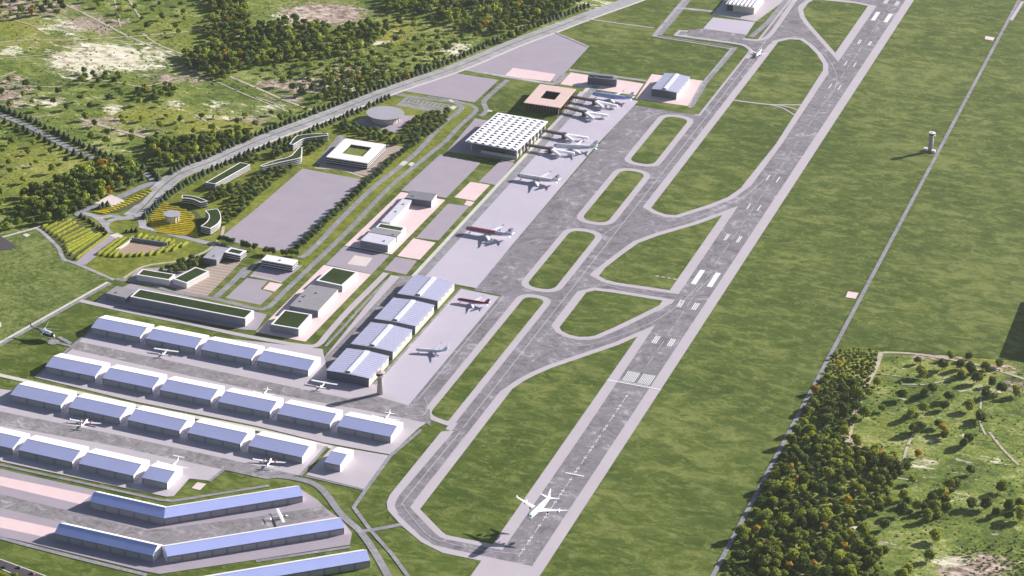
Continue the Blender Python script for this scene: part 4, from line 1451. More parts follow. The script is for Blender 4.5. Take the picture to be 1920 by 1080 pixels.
def jet(label, nose, tail, z0, span, engines, top, stripe, belly, fin, wing='pw', rear=False, pitch=0.0, L=None, gear=True, finmark=None, name='airliner', text=None, radius=.055, ttail=False, aft=None):
    c, rz, LL = heading(nose, tail, z0 + 5)
    L = L or LL
    t = thing(name, label, 'airplane', (c.x, c.y, z0), rz)
    t.rotation_euler = (0, pitch, rz)
    R_ = L * radius
    zc = R_ * 1.0 + L * .038
    m = MB()
    prof = [(.5, .06, -.30), (.49, .34, -.22), (.465, .62, -.12), (.43, .85, -.04), (.37, 1, 0), (.2, 1, 0), (0, 1, 0), (-.14, 1, 0), (-.26, .86, .10), (-.37, .60, .30), (-.45, .33, .48), (-.5, .10, .60)]
    mats = [M[top], M[stripe], M[belly], M['glass'], M[aft or top]]

    def mat(a, x, i):
        if i in (2,) and (a < 66 or a > 294) and 18 < min(a, 360 - a):
            return 3
        b = min(a, 360 - a)
        return (4 if x < -.16 * L else 0) if b < 84 else 1 if b < 109 else 2
    loft(m, [(L * x, 0, zc + R_ * dz, R_ * r, R_ * r) for x, r, dz in prof], 20, mat)
    m.build('fuselage', mats, t, True)
    # cabin windows
    for s in (-1, 1):
        w = MB()
        w.box(-L * .30, L * .38, s * R_ * .985 - .06, s * R_ * .985 + .06, zc + R_ * .18, zc + R_ * .30)
        w.build('window_row', M['glass'], t)
    wz = zc - R_ * .55
    x0 = .12 if not rear else .03
    for s in (-1, 1):
        w = MB()
        slab_wing(w, (L * x0, s * R_ * .6, wz, L * .19), (L * (x0 - .10), s * span * .19, wz + span * .012, L * .105), L * .018, L * .012)
        slab_wing(w, (L * (x0 - .10), s * span * .19, wz + span * .012, L * .105), (L * (x0 - .25), s * span * .5, wz + span * .045, L * .038), L * .012, L * .005)
        w.build('wing', M[wing], t)
        w = MB()
        tz = zc + R_ * .25 if not ttail else zc + L * .17
        xt = -.39 if not ttail else -.45
        slab_wing(w, (L * xt, s * (R_ * .25 if not ttail else 0), tz, L * .085), (L * (xt - .09), s * span * .185, tz + span * .012, L * .035), L * .009, L * .004)
        w.build('tailplane', M[wing], t)
        wl = MB()
        slab_wing(wl, (L * (x0 - .25), s * span * .5, wz + span * .045, L * .036), (L * (x0 - .285), s * span * .515, wz + span * .045 + L * .03, L * .016), L * .004, L * .002)
        wl.build('winglet', M[wing], t)
    f = MB()
    fin_slab(f, (-L * .33, zc + R_ * .8, L * .145), (-L * .455, zc + R_ * .8 + L * .135, L * .06), L * .012)
    f.build('fin', M[fin], t)
    if finmark:
        for s in (-1, 1):
            d = MB()
            n = 14
            cx, cz, rr = -L * .435, zc + R_ * .8 + L * .075, L * .024
            d.add([(cx + rr * math.cos(2 * math.pi * k / n), s * L * .0068, cz + rr * 1.25 * math.sin(2 * math.pi * k / n)) for k in range(n)], [tuple(range(n))[::-1 if s > 0 else 1]])
            d.build('fin_emblem', M[finmark], t)
    if text:
        # red lettering on the upper side, both sides
        for s in (-1, 1):
            d = MB()
            a = math.radians(52)
            for k in range(6):
                xx = L * (.10 - k * .024)
                for q, (u0, u1, v0, v1) in enumerate(((0, .004, -.5, .5), (.012, .016, -.5, .5), (0, .016, (.3 if k % 2 else -.1), (.5 if k % 2 else .1)))):
                    pts = []
                    for (uu, vv) in ((u0, v0), (u1, v0), (u1, v1), (u0, v1)):
                        aa = a - vv * math.radians(22)
                        pts.append((xx - L * uu, s * (R_ + .06) * math.sin(aa), zc + (R_ + .06) * math.cos(aa)))
                    d.add(pts, [(0, 1, 2, 3) if s > 0 else (3, 2, 1, 0)])
            d.build('lettering', M[text], t)
    for yf in engines:
        for s in (-1, 1):
            e = MB()
            if rear:
                ex, ey, ez = -L * .25, s * (R_ + L * .035), zc + R_ * .35
            else:
                k = (yf - .0)
                ex, ey, ez = L * (x0 - .03 - .5 * k * .75 + .01), s * span * .5 * yf, wz - L * .032 + span * .03 * yf
            er, el = L * .0235, L * .085
            loft(e, [(ex + el * .5, ey, ez, er * .86, er * .86), (ex + el * .42, ey, ez, er, er), (ex - el * .1, ey, ez, er, er), (ex - el * .5, ey, ez, er * .55, er * .55)], 14)
            ob = e.build('engine', M['peng'] if not wing == 'pw' else M['pw'], t, True)
            i_ = MB()
            i_.tube((ex + el * .505, ey, ez), (ex + el * .53, ey, ez), er * .78, 12)
            i_.build('intake', M['tyre'], ob)
            p = MB()
            if rear:
                p.box(ex - el * .3, ex + el * .25, min(s * R_ * .8, ey), max(s * R_ * .8, ey), ez - .2, ez + .2)
            else:
                p.box(ex - el * .7, ex + el * .1, ey - .25, ey + .25, ez + er * .7, ez + er + L * .012)
            p.build('pylon', M['pw'], ob)
    if gear:
        for gx, gy in ((.40, 0), (-.02, .055), (-.02, -.055)):
            g = MB()
            g.tube((L * gx, L * gy, L * .015), (L * gx, L * gy, zc - R_ * .7), L * .004, 8)
            o = g.build('landing_gear', M['peng'], t)
            for q in (-1, 1):
                wv = MB()
                wv.tube((L * gx, L * gy + q * L * .006, L * .011), (L * gx, L * gy + q * L * .014, L * .011), L * .011, 12)
                wv.build('wheel', M['tyre'], o)
    return t


ZG = Z0
# the landing jet: nose low over the runway end, shadow on the taxiway bend
HL = 28.0
jet('white four-engined jet coming in over the near end of the runway', (997, 968), (1024.5, 938.5), HL - 3, 66, (.34, .64), 'pw', 'pw', 'pw', 'pw', pitch=-.07, L=64)
jet('white jet with a dark red waist stripe, round emblem on its fin, on the apron', (969, 330), (1048, 342.5), ZG, 62, (.36,), 'pw', 'pstripe', 'pw', 'pw', finmark='pmar', text='pred')
jet('maroon jet with a white and red fin, alone in the middle of the apron', (872.5, 429.5), (961, 445), ZG, 60, (.34, .62), 'pmar', 'pmar', 'pw', 'pw', finmark='pred', aft='plav')
jet('smaller jet with a dark red back and red fin, beside the large hangars', (857, 560), (917.5, 570), ZG, 42, (.38,), 'pdred', 'plav', 'plav', 'pdred')
jet('white business jet with engines at its tail, on the lower apron near the tower', (779, 654), (839, 657.5), ZG, 44, (.3,), 'pw', 'plav', 'plav', 'plav', rear=True, wing='plav', ttail=True, name='business_jet')
jet('pale blue jet parked at the pink-roofed terminal', (1110, 177), (1187, 188), ZG, 58, (.36,), 'pblue', 'pblue', 'plav', 'plav', finmark='pw')
jet('white jet with blue on its fin, parked at the skylight terminal', (1037, 274), (1120, 279), ZG, 60, (.36,), 'pw', 'plav', 'plav', 'pw', finmark='pblue')
jet('small white jet rolling on the far taxiway near the top of the picture', (1417, 104), (1428.5, 92), ZG, 30, (.36,), 'pw', 'pw', 'plav', 'plav', L=36)


def light_plane(label, nose, tail, span, high=True, twin=False, ttail=False, eng='pw', back='pw', z0=None):
    z0 = ZG if z0 is None else z0
    c, rz, L = heading(nose, tail, z0 + 3)
    L = max(L, span * .62)
    t = thing('light_aircraft', label, 'airplane', (c.x, c.y, z0), rz)
    R_ = L * .058
    zc = R_ + L * .06
    m = MB()
    prof = [(.5, .25, -.15), (.46, .62, -.1), (.36, .82, 0), (.25, 1.05, .12), (.08, 1.1, .15), (-.08, .85, .1), (-.3, .42, .2), (-.5, .14, .35)]
    loft(m, [(L * x, 0, zc + R_ * dz, R_ * r * .9, R_ * r) for x, r, dz in prof], 14, lambda a, x, i: 1 if i in (2,) and min(a, 360 - a) < 80 else (0 if min(a, 360 - a) < 100 else 2))
    m.build('fuselage', [M['pw'], M['glass'], M[back]], t, True)
    wz = zc + R_ * 1.15 if high else zc - R_ * .6
    ch = L * (.17 if high else .19)
    for s in (-1, 1):
        w = MB()
        slab_wing(w, (L * .19, 0 if high else s * R_ * .5, wz, ch), (L * (.18 if high else .15), s * span * .5, wz + (0.01 if high else .05) * span * .5, ch * (.85 if high else .55)), L * .022, L * .012)
        w.build('wing', M['pw'], t)
        w = MB()
        tz = zc + R_ * .4 if not ttail else zc + L * .185
        xt = -.38 if not ttail else -.44
        slab_wing(w, (L * xt, 0, tz, L * .10), (L * (xt - .02), s * span * .19, tz, L * .07), L * .012, L * .008)
        w.build('tailplane', M['pw'], t)
        if high:
            w = MB()
            w.tube((L * .12, s * R_ * .8, zc - R_ * .5), (L * .12, s * span * .26, wz), L * .006, 6)
            w.build('wing_strut', M['pw'], t)
        else:
            w = MB()
            slab_wing(w, (L * .145, s * span * .5, wz + .025 * span, ch * .5), (L * .10, s * span * .515, wz + .025 * span + L * .06, ch * .25), L * .006, L * .004)
            w.build('winglet', M['pw'], t)
    f = MB()
    fin_slab(f, (-L * .34, zc + R_ * .3, L * .15), (-L * .43, zc + R_ * .3 + L * .165, L * .09), L * .014)
    f.build('fin', M['pw'], t)
    spots = [(0, zc - R_ * .15, L * .5)] if not twin else [(s * span * .17, wz + R_ * .25, L * .30) for s in (-1, 1)]
    for y, z, x in spots:
        par = t
        if twin:
            e = MB()
            loft(e, [(x, y, z, R_ * .25, R_ * .25), (x - L * .04, y, z, R_ * .55, R_ * .6), (x - L * .18, y, z, R_ * .55, R_ * .6), (x - L * .30, y, z + R_ * .1, R_ * .1, R_ * .1)], 12)
            par = e.build('engine', M[eng], t, True)
        p = MB()
        p.tube((x, y, z), (x + L * .025, y, z), R_ * .22, 8, r1=R_ * .05)
        p.box(x, x + L * .008, y - L * .10, y + L * .10, z - L * .008, z + L * .008)
        p.build('propeller', M['peng'], par)
    for gx, gy in ((.38, 0), (.05, .09), (.05, -.09)):
        g = MB()
        g.tube((L * gx, L * gy * .6, zc - R_ * .4), (L * gx, L * gy, L * .02), L * .007, 6)
        o = g.build('landing_gear', M['peng'], t)
        wv = MB()
        wv.tube((L * gx, L * gy - L * .008, L * .02), (L * gx, L * gy + L * .008, L * .02), L * .02, 12)
        wv.build('wheel', M['tyre'], o)
    return t


light_plane('white high-wing propeller plane seen from behind, facing the back row of hangars', (316, 652.5), (305, 666), 34)
light_plane('white high-wing propeller plane in front of the nearest large hangar', (613, 713), (601, 727.5), 36)
light_plane('white low-wing plane half hidden behind the ridge of the six-bay row', (492, 742), (502, 729), 30, high=False)
light_plane('white low-wing plane standing behind the last hangar of the six-bay row', (719, 791), (731.5, 774), 36, high=False)
light_plane('white twin-propeller plane with red engines, in front of the second hangar of five', (165, 785), (154, 799), 40, high=False, twin=True, eng='pred', back='pmar')
light_plane('white twin-propeller plane with red engines, before the last hangar of the five', (509, 858.5), (502, 873.5), 41, high=False, twin=True, eng='pred', back='pmar')
light_plane('white plane with a high tail beside the short hangar', (318, 879), (335, 862), 41, high=False, ttail=True)
light_plane('white high-wing plane with a navy belly, in the lane between the V hangars', (540, 966.5), (504, 971), 34, back='pnavy')


def helicopter():
    c, rz, L = heading((103, 635.5), (58, 621.5), 4)
    t = thing('helicopter', 'white helicopter with a dark purple side stripe on the grass by the left road', 'helicopter', (c.x, c.y, .5), rz)
    m = MB()
    prof = [(.5, .10, -.25), (.46, .5, -.2), (.38, .85, -.05), (.24, 1, 0), (.08, 1, .05), (-.06, .62, .3), (-.14, .3, .5)]
    R_, zc = L * .125, L * .19
    loft(m, [(L * x, 0, zc + R_ * dz, R_ * r * .8, R_ * r) for x, r, dz in prof], 16, lambda a, x, i: 2 if i == 1 and min(a, 360 - a) < 95 else (0 if min(a, 360 - a) < 58 else 1 if min(a, 360 - a) < 104 else 0))
    m.build('body', [M['pw'], M['pnavy'], M['glass']], t, True)
    m = MB()
    m.tube((-L * .1, 0, zc + R_ * .45), (-L * .5, 0, zc + R_ * .75), R_ * .3, 10, r1=R_ * .12)
    m.build('tail_boom', M['pnavy'], t, True)
    m = MB()
    fin_slab(m, (-L * .44, zc + R_ * .5, L * .06), (-L * .51, zc + R_ * 1.9, L * .04), L * .012)
    m.build('fin', M['pnavy'], t)
    m = MB()
    m.tube((L * .1, 0, zc + R_ * .8), (L * .1, 0, zc + R_ * 1.45), R_ * .22, 8)
    mast = m.build('rotor_mast', M['pw'], t)
    for k in range(4):
        b = MB()
        a = math.radians(25 + 90 * k)
        e = Vector((math.cos(a), math.sin(a), 0)) * L * .5
        b.bar((L * .1, 0, zc + R_ * 1.42), (L * .1 + e.x, e.y, zc + R_ * 1.36), .55, .12)
        b.build('rotor_blade', M['peng'], mast)
    m = MB()
    m.box(-L * .5 - .1, -L * .5 + .1, L * .012, L * .02, zc + R_ * .3, zc + R_ * 1.7)
    m.build('tail_rotor', M['peng'], t)
    for s in (-1, 1):
        m = MB()
        m.tube((-L * .12, s * R_ * .9, .25), (L * .38, s * R_ * .9, .25), .18, 6)
        m.tube((-L * .02, s * R_ * .9, .25), (-L * .02, s * R_ * .4, zc - R_ * .6), .14, 6)
        m.tube((L * .24, s * R_ * .9, .25), (L * .24, s * R_ * .4, zc - R_ * .6), .14, 6)
        m.build('skid', M['peng'], t)


helicopter()
# helipad concrete
sheet('helipad', [(G(100, 642).x + 8 * math.cos(k), G(100, 642).y + 8 * math.sin(k)) for k in [i * math.pi / 8 for i in range(16)]], M['road'])
strip('path', [(100, 642), (136, 650)], 5, M['road'], False)


def car(label, px, head, paintm):
    p = G(*px)
    q = G(*head)
    t = thing('parked_car', label, 'car', (p.x, p.y, _zc[0]), math.atan2(q.y - p.y, q.x - p.x), 'cars on the dark road at the lower left corner')
    k = 1.25
    m = MB()
    side = [(-2.2, .35), (-2.25, .8), (-1.9, .95), (1.1, .95), (2.0, .85), (2.25, .6), (2.2, .35)]
    for i in range(len(side)):
        a, b = side[i], side[(i + 1) % len(side)]
        m.add([(a[0] * k, -.9 * k, a[1] * k), (b[0] * k, -.9 * k, b[1] * k), (b[0] * k, .9 * k, b[1] * k), (a[0] * k, .9 * k, a[1] * k)], [(0, 3, 2, 1)])
    for s in (-1, 1):
        m.add([(x * k, s * .9 * k, z * k) for x, z in side], [tuple(range(len(side)))[::1 if s > 0 else -1]])
    m.build('body', M[paintm], t)
    m = MB()
    v = [(-1.85, -.82, .95), (1.05, -.82, .95), (.45, -.68, 1.42), (-1.35, -.68, 1.42)]
    v = [(a * k, b * k, c * k) for a, b, c in v] + [(a * k, -b * k, c * k) for a, b, c in v]
    m.add(v, [(0, 1, 2, 3), (7, 6, 5, 4), (1, 5, 6, 2), (0, 3, 7, 4)])
    m.build('windows', M['glass'], t)
    m = MB()
    m.box(-1.35 * k, .45 * k, -.69 * k, .69 * k, 1.42 * k, 1.47 * k)
    m.build('roof', M[paintm], t)
    for sx in (-1.35, 1.4):
        for s in (-1, 1):
            w = MB()
            w.tube((sx * k, s * .72 * k, .33 * k), (sx * k, s * .93 * k, .33 * k), .33 * k, 12)
            w.build('wheel', M['tyre'], t)


car('black car near the planted verge on the dark corner road', (7, 1065.5), (-4, 1061.5), 'carblack')
car('navy blue car, middle of the three on the dark corner road', (36, 1066), (47, 1070), 'carblue')
car('crimson car close to the bottom picture edge on the dark corner road', (61, 1077), (72, 1081), 'crimson')

# ================================================================= PLANTING
_bm = bmesh.new()
bmesh.ops.create_icosphere(_bm, subdivisions=1, radius=1.0)
ICO1 = (np.array([v.co[:] for v in _bm.verts]), [tuple(v.index for v in f.verts) for f in _bm.faces])
_bm.free()
_bm = bmesh.new()
bmesh.ops.create_icosphere(_bm, subdivisions=2, radius=1.0)
ICO2 = (np.array([v.co[:] for v in _bm.verts]), [tuple(v.index for v in f.verts) for f in _bm.faces])
_bm.free()


def crown_np(seed, nb, leaves, ico, tall=.85, spread=.55, base=.35, leaf=.15):
    """crown of radius about 1: clumps of foliage with loose leaf tufts; returns arrays of verts, tris, quads"""
    rg = np.random.RandomState(seed)
    V, T, Q = [], [], []
    n = 0
    for b in range(nb):
        a = rg.rand() * 2 * math.pi
        rr = spread * math.sqrt(rg.rand())
        zz = base + tall * (.35 + .9 * rg.rand())
        if b == 0:
            rr, zz = 0, base + tall * .8
        c = np.array([rr * math.cos(a), rr * math.sin(a), zz])
        r = (.34 + .26 * rg.rand()) * (1.15 if b == 0 else 1)
        iv = ICO1[0] if ico == 1 else ICO2[0]
        jit = 1 + (rg.rand(len(iv), 1) - .5) * .42
        V.append(c + iv * r * .86 * jit * np.array([1, 1, .82]))
        T += [tuple(i + n for i in f) for f in (ICO1[1] if ico == 1 else ICO2[1])]
        n += len(iv)
        for k in range(leaves):
            d = rg.normal(size=3)
            d[2] = abs(d[2]) * .9 - .2 if rg.rand() < .75 else d[2]
            d /= np.linalg.norm(d)
            p = c + d * r * np.array([1, 1, .85]) * (.82 + .34 * rg.rand())
            nn = d + rg.normal(size=3) * .55
            nn /= np.linalg.norm(nn)
            u = np.cross(nn, [0.3, .2, 1.0])
            u /= np.linalg.norm(u) + 1e-6
            w = np.cross(nn, u)
            s = leaf * (.6 + .8 * rg.rand())
            V.append(np.array([p + u * s, p + w * s * .8, p - u * s, p - w * s * .8]))
            Q.append((n, n + 1, n + 2, n + 3))
            n += 4
    return np.concatenate(V), T, Q


def crown_mesh(name, seed, mat, nb=9, leaves=70, ico=1, **k):
    v, t, q = crown_np(seed, nb, leaves, ico, **k)
    me = bpy.data.meshes.new(name)
    me.from_pydata(v.tolist(), [], t + q)
    me.materials.append(mat)
    return me


def trunk_mesh(seed, h=.75, r=.07):
    rg = random.Random(seed)
    m = MB()
    m.tube((0, 0, -.05), (.02, 0, h), r, 8, r1=r * .55)
    for k in range(4):
        a = rg.random() * 6.28
        m.tube((.01, 0, h * (.6 + .08 * k)), (.4 * math.cos(a), .4 * math.sin(a), h + .25 + .15 * rg.random()), r * .42, 6, r1=r * .15)
    return m.mesh('trunk', M['bark'])


def proto(name, label, cat, group, mat, seeds, **k):
    out = []
    for s in seeds:
        t = thing(name, label, cat, (0, 0, -500), 0, group)
        a = link('crown', crown_mesh('crown', s, mat, **k), t)
        b = link('trunk', trunk_mesh(s), t)
        out.append((t, [a, b]))
    return out


class Grove:
    """plants a kind of tree: the first of each pattern is moved, the rest are copies"""

    def __init__(self, protos):
        self.p, self.used = protos, set()
        self.n = 0

    def put(self, x, y, size, tall=1.0, label=None):
        i = self.n % len(self.p)
        self.n += 1
        t, parts = self.p[i]
        rz = random.random() * 6.28
        sc = (size, size * random.uniform(.9, 1.1), size * tall)
        if i not in self.used:
            self.used.add(i)
            t.location, t.rotation_euler, t.scale = (x, y, 0), (0, 0, rz), sc
            if label:
                t['label'] = label
            return t
        return copy_thing(t, parts, (x, y, 0), rz, label, sc)


def inpoly(x, y, P):
    c = False
    j = len(P) - 1
    for i in range(len(P)):
        if (P[i][1] > y) != (P[j][1] > y) and x < (P[j][0] - P[i][0]) * (y - P[i][1]) / (P[j][1] - P[i][1]) + P[i][0]:
            c = not c
        j = i
    return c


def scatter(px, gap, seed, tries=6000, taken=None, most=9999):
    """random places inside an outline (photo coordinates) at least gap metres apart"""
    P = GP(px)
    rg = random.Random(seed)
    x0, x1 = min(p.x for p in P), max(p.x for p in P)
    y0, y1 = min(p.y for p in P), max(p.y for p in P)
    g = {}
    for q in (taken or []):
        g.setdefault((int(q[0] // gap), int(q[1] // gap)), []).append(q)
    out = []
    for _ in range(tries):
        x, y = rg.uniform(x0, x1), rg.uniform(y0, y1)
        if not inpoly(x, y, P):
            continue
        i, j = int(x // gap), int(y // gap)
        if any((q[0] - x) ** 2 + (q[1] - y) ** 2 < gap * gap for a in (-1, 0, 1) for b in (-1, 0, 1) for q in g.get((i + a, j + b), [])):
            continue
        g.setdefault((i, j), []).append((x, y))
        out.append((x, y))
        if len(out) >= most:
            break
    return out


# ---- wood and field trees at the lower right
wood = Grove(proto('broadleaf_tree', 'dark green broadleaf tree in the dense wood beside the perimeter road', 'tree', 'trees of the wood at the lower right', M['leafdark'], (1, 2, 3, 4, 5), nb=11, leaves=75))
gold = Grove(proto('autumn_tree', 'orange autumn tree in or beside the wood at the lower right', 'autumn tree', 'orange trees at the lower right', M['leafautumn'], (11, 12), nb=9, leaves=75))
W1 = [(1520, 812), (1560, 832), (1600, 850), (1650, 845), (1690, 880), (1668, 920), (1655, 965), (1600, 985), (1630, 1020), (1672, 1090), (1440, 1090), (1400, 1050), (1385, 1010), (1428, 930), (1452, 890), (1480, 835)]
w1 = scatter(W1, 11.0, 5, 20000, most=225)
w1 += scatter([(1560, 700), (1610, 730), (1602, 800), (1580, 840), (1530, 825), (1492, 815), (1525, 745)], 19, 6, 6000, w1, most=32)
w1 += scatter([(1360, 1085), (1395, 1015), (1440, 1060), (1440, 1090)], 19, 7, 3000, w1, most=14)
random.Random(3).shuffle(w1)
for i, (x, y) in enumerate(w1):
    if i % 29 == 5:
        gold.put(x, y, random.uniform(5.0, 7.0), 1.0)
    else:
        wood.put(x, y, random.choice((4.4, 5.0, 5.8, 6.6, 7.4, 8.8)) * random.uniform(.92, 1.08), random.uniform(.9, 1.3))
field = Grove(proto('field_tree', 'single dark tree casting a long shadow over the rough field at the lower right', 'field tree', 'single trees of the lower right field', M['leafdark'], (21, 22, 23), nb=10, leaves=80))
SP = [(1719, 680), (1783, 672), (1800, 690), (1815, 672), (1765, 692), (1848, 692), (1872, 686), (1728, 705), (1645, 722), (1630, 740), (1690, 748), (1732, 742), (1750, 735), (1776, 750), (1800, 706), (1832, 715), (1820, 700), (1858, 722), (1880, 735), (1848, 745),
      (1905, 742), (1770, 765), (1730, 772), (1706, 782), (1760, 800), (1815, 768), (1836, 782), (1842, 790), (1725, 808), (1655, 770), (1620, 782), (1712, 812), (1768, 660 + 160), (1815, 830), (1805, 838), (1672, 884), (1712, 905), (1820, 888), (1876, 920), (1820, 950),
      (1848, 952), (1888, 955), (1912, 950), (1890, 972), (1910, 975), (1865, 965), (1752, 1012), (1742, 1050), (1656, 990), (1688, 965), (1690, 935), (1700, 945), (1720, 952), (1735, 960), (1748, 940), (1752, 955), (1765, 930), (1768, 945), (1757, 968), (1740, 975), (1772, 960),
      (1780, 915), (1792, 915), (1665, 945), (1660, 870), (1672, 862), (1700, 880), (1690, 1085), (1705, 1075), (1652, 1040), (1640, 1055), (1608, 835), (1620, 858), (1640, 850)]
for px in SP:
    p = G(px[0] + random.uniform(-2, 2), px[1] + 2)
    field.put(p.x, p.y, random.uniform(6.0, 8.6), random.uniform(.95, 1.25))
for px in ((1768, 812), (1767, 930), (1722, 858), (1602, 828), (1650, 862), (1570, 686), (1528, 738)):
    p = G(*px)
    gold.put(p.x, p.y, random.uniform(5.5, 7.5), 1.05)

# ---- avenue trees round the big mauve plot
av = Grove(proto('avenue_tree', 'round bluish-green tree in the avenue between the mauve plot and the road', 'avenue tree', 'avenue trees beside the road', M['leafblue'], (31, 32, 33), nb=8, leaves=60, tall=.95, base=.55))
line = smooth(GP([(556, 476), (600, 437), (650, 390), (700, 342), (745, 302), (788, 270)]), 14)
acc, last = 0, None
for a, b in zip(line[:-1], line[1:]):
    acc += (b - a).length
    if acc > 11.5:
        acc = 0
        av.put(b.x - 3 + random.uniform(-1, 1), b.y + random.uniform(-1, 1), random.uniform(5.0, 6.2), 1.05)
for px in ((412, 450), (418, 451.5), (424, 453), (430, 454), (436, 455.5), (454, 462), (461, 463.5), (468, 465), (478, 467), (498, 473), (504, 474), (511, 475.5), (530, 477), (536, 478), (546, 477), (556, 478)):
    p = G(px[0], px[1] + 3)
    av.put(p.x, p.y, random.uniform(4.3, 5.2), 1.1)

# ---- garden trees among the campus buildings
gt = Grove(proto('garden_tree', 'leafy green tree in the campus gardens among the planted-roof buildings', 'garden tree', 'garden trees of the campus', M['leafgarden'], (41, 42, 43, 44), nb=9, leaves=65))
taken = []
for px, gap, sd, most in (([(505, 318), (560, 306), (548, 318), (492, 362), (452, 402), (424, 424), (412, 418), (430, 385), (470, 345)], 10.5, 1, 90), ([(395, 368), (420, 352), (455, 345), (440, 365), (415, 378), (398, 380)], 10, 2, 16),
                          ([(505, 290), (545, 272), (548, 280), (538, 290), (512, 298)], 9, 3, 12), ([(572, 285), (585, 265), (612, 258), (608, 272), (585, 290)], 9, 4, 14),
                          ([(462, 300), (480, 293), (488, 302), (472, 310)], 9, 5, 6), ([(636, 236), (690, 246), (740, 258), (760, 264), (800, 258), (790, 268), (745, 272), (700, 264), (650, 250)], 9.5, 6, 46),
                          ([(756, 240), (790, 218), (838, 212), (842, 222), (815, 250), (780, 258), (752, 250)], 9.5, 7, 52), ([(330, 500), (352, 487), (372, 488), (370, 502), (340, 512), (318, 514)], 9, 8, 14), ([(300, 512), (318, 504), (330, 508), (318, 520)], 9, 9, 5),
                          ([(640, 232), (668, 236), (664, 244), (640, 240)], 9, 10, 5)):
    for (x, y) in scatter(px, gap, sd, 3000, taken, most):
        taken.append((x, y))
        gt.put(x, y, random.uniform(4.2, 6.4), random.uniform(.95, 1.15))


# ---- clipped conifers along the highway and the old road
def conifer_mesh(seed):
    rg = random.Random(seed)
    m = MB()
    for k in range(4):
        z0, z1 = .12 + k * .2, .12 + k * .2 + .36
        r = .42 * (1 - k * .2)
        n = 9
        v = [(r * (1 + rg.uniform(-.22, .22)) * math.cos(2 * math.pi * i / n), r * (1 + rg.uniform(-.22, .22)) * math.sin(2 * math.pi * i / n), z0 + rg.uniform(-.05, .05)) for i in range(n)] + [(0, 0, z1)]
        m.add(v, [(i, (i + 1) % n, n) for i in range(n)] + [tuple(range(n))[::-1]])
    m.tube((0, 0, -.02), (0, 0, .2), .05, 6)
    return m.mesh('small_conifer', M['conifer'])


CM = [conifer_mesh(s) for s in (1, 2, 3)]
nco = [0]


def conifers(px, gap, h0, h1, label, jit=1.2, stop=999):
    L_ = smooth(GP(px), 10)
    acc = 0.0
    step = gap
    for a, b in zip(L_[:-1], L_[1:]):
        d = (b - a).length
        while acc + d >= step:
            k = (step - acc) / d
            p = a.lerp(b, k)
            o = link('small_conifer', CM[nco[0] % 3])
            nco[0] += 1
            tag(o, label, 'conifer', 'small conifers lining the roads')
            h = random.uniform(h0, h1)
            o.location = (p.x + random.uniform(-jit, jit), p.y + random.uniform(-jit, jit), 0)
            o.scale = (h * 1.35, h * 1.35, h * .95)
            o.rotation_euler = (0, 0, random.random() * 6)
            step += gap
        acc += d


conifers([(1110, 10), (1030, 40), (950, 70), (840, 118), (720, 162), (600, 208), (478, 255), (400, 290), (345, 312), (318, 328)], 11.5, 8, 12, 'small dark conifer in the row along the far side of the highway')
conifers([(736, 180), (700, 198), (605, 238), (560, 258), (480, 284), (430, 306), (375, 332), (330, 358), (300, 382), (270, 410)], 11.0, 8, 11.5, 'small dark conifer in the row along the campus side of the highway')
conifers([(-20, 196), (60, 228), (130, 262), (200, 294), (262, 314), (288, 326), (296, 340)], 13.0, 8, 12, 'small dark conifer in the row along the upper side of the old road')
conifers([(0, 225), (60, 252), (128, 286), (200, 310), (262, 332), (268, 342)], 15.0, 7, 11, 'small dark conifer in the row along the lower side of the old road')
conifers([(146, 405), (160, 412), (175, 422), (190, 432), (200, 440)], 9, 6, 9, 'small dark conifer in the screen between the rows and the road circle')
conifers([(228, 437), (262, 434)], 7, 6, 8, 'small dark conifer in the short screen above the amphitheatre')
conifers([(178, 393), (190, 390), (204, 386)], 7, 7, 10, 'small dark conifer in the short screen below the pale plaza')


# ---- planted rows
def vine_row(a, b, w, h, mat, label, group):
    A, Bq = G(*a).to_2d(), G(*b).to_2d()
    d = Bq - A
    L = d.length
    n = max(3, int(L / 3.2))
    u = d / L
    s = Vector((-u.y, u.x))
    m = MB()
    rg = random.Random(int(a[0] * 7 + a[1] * 13))
    rows = []
    for i in range(n + 1):
        p = u * (L * i / n - L / 2)
        k = rg.uniform(.88, 1.12) * (.6 if i in (0, n) else 1)
        ww, hh = w * .5 * k, h * rg.uniform(.9, 1.1) * (.6 if i in (0, n) else 1)
        sh = rg.uniform(-.3, .3)
        rows.append([p + s * (sh - ww), p + s * (sh - ww * .9), p + s * (sh - ww * .3), p + s * (sh + ww * .4), p + s * (sh + ww * .9), p + s * (sh + ww)])
        zs = [0, hh * .7, hh, hh * .95, hh * .62, 0]
        for q, z in zip(rows[-1], zs):
            m.v.append((q.x, q.y, z + rg.uniform(-.15, .15) * (z > 0)))
    for i in range(n):
        for k in range(5):
            m.f.append((i * 6 + k, i * 6 + k + 1, i * 6 + k + 7, i * 6 + k + 6))
            m.m.append(0)
    m.f += [(0, 1, 2, 3, 4, 5)[::-1], tuple(n * 6 + k for k in range(6))]
    m.m += [0, 0]
    o = m.build('planted_row', M[mat])
    c = (A + Bq) / 2
    o.location = (c.x, c.y, 0)
    tag(o, label, 'hedge', group)


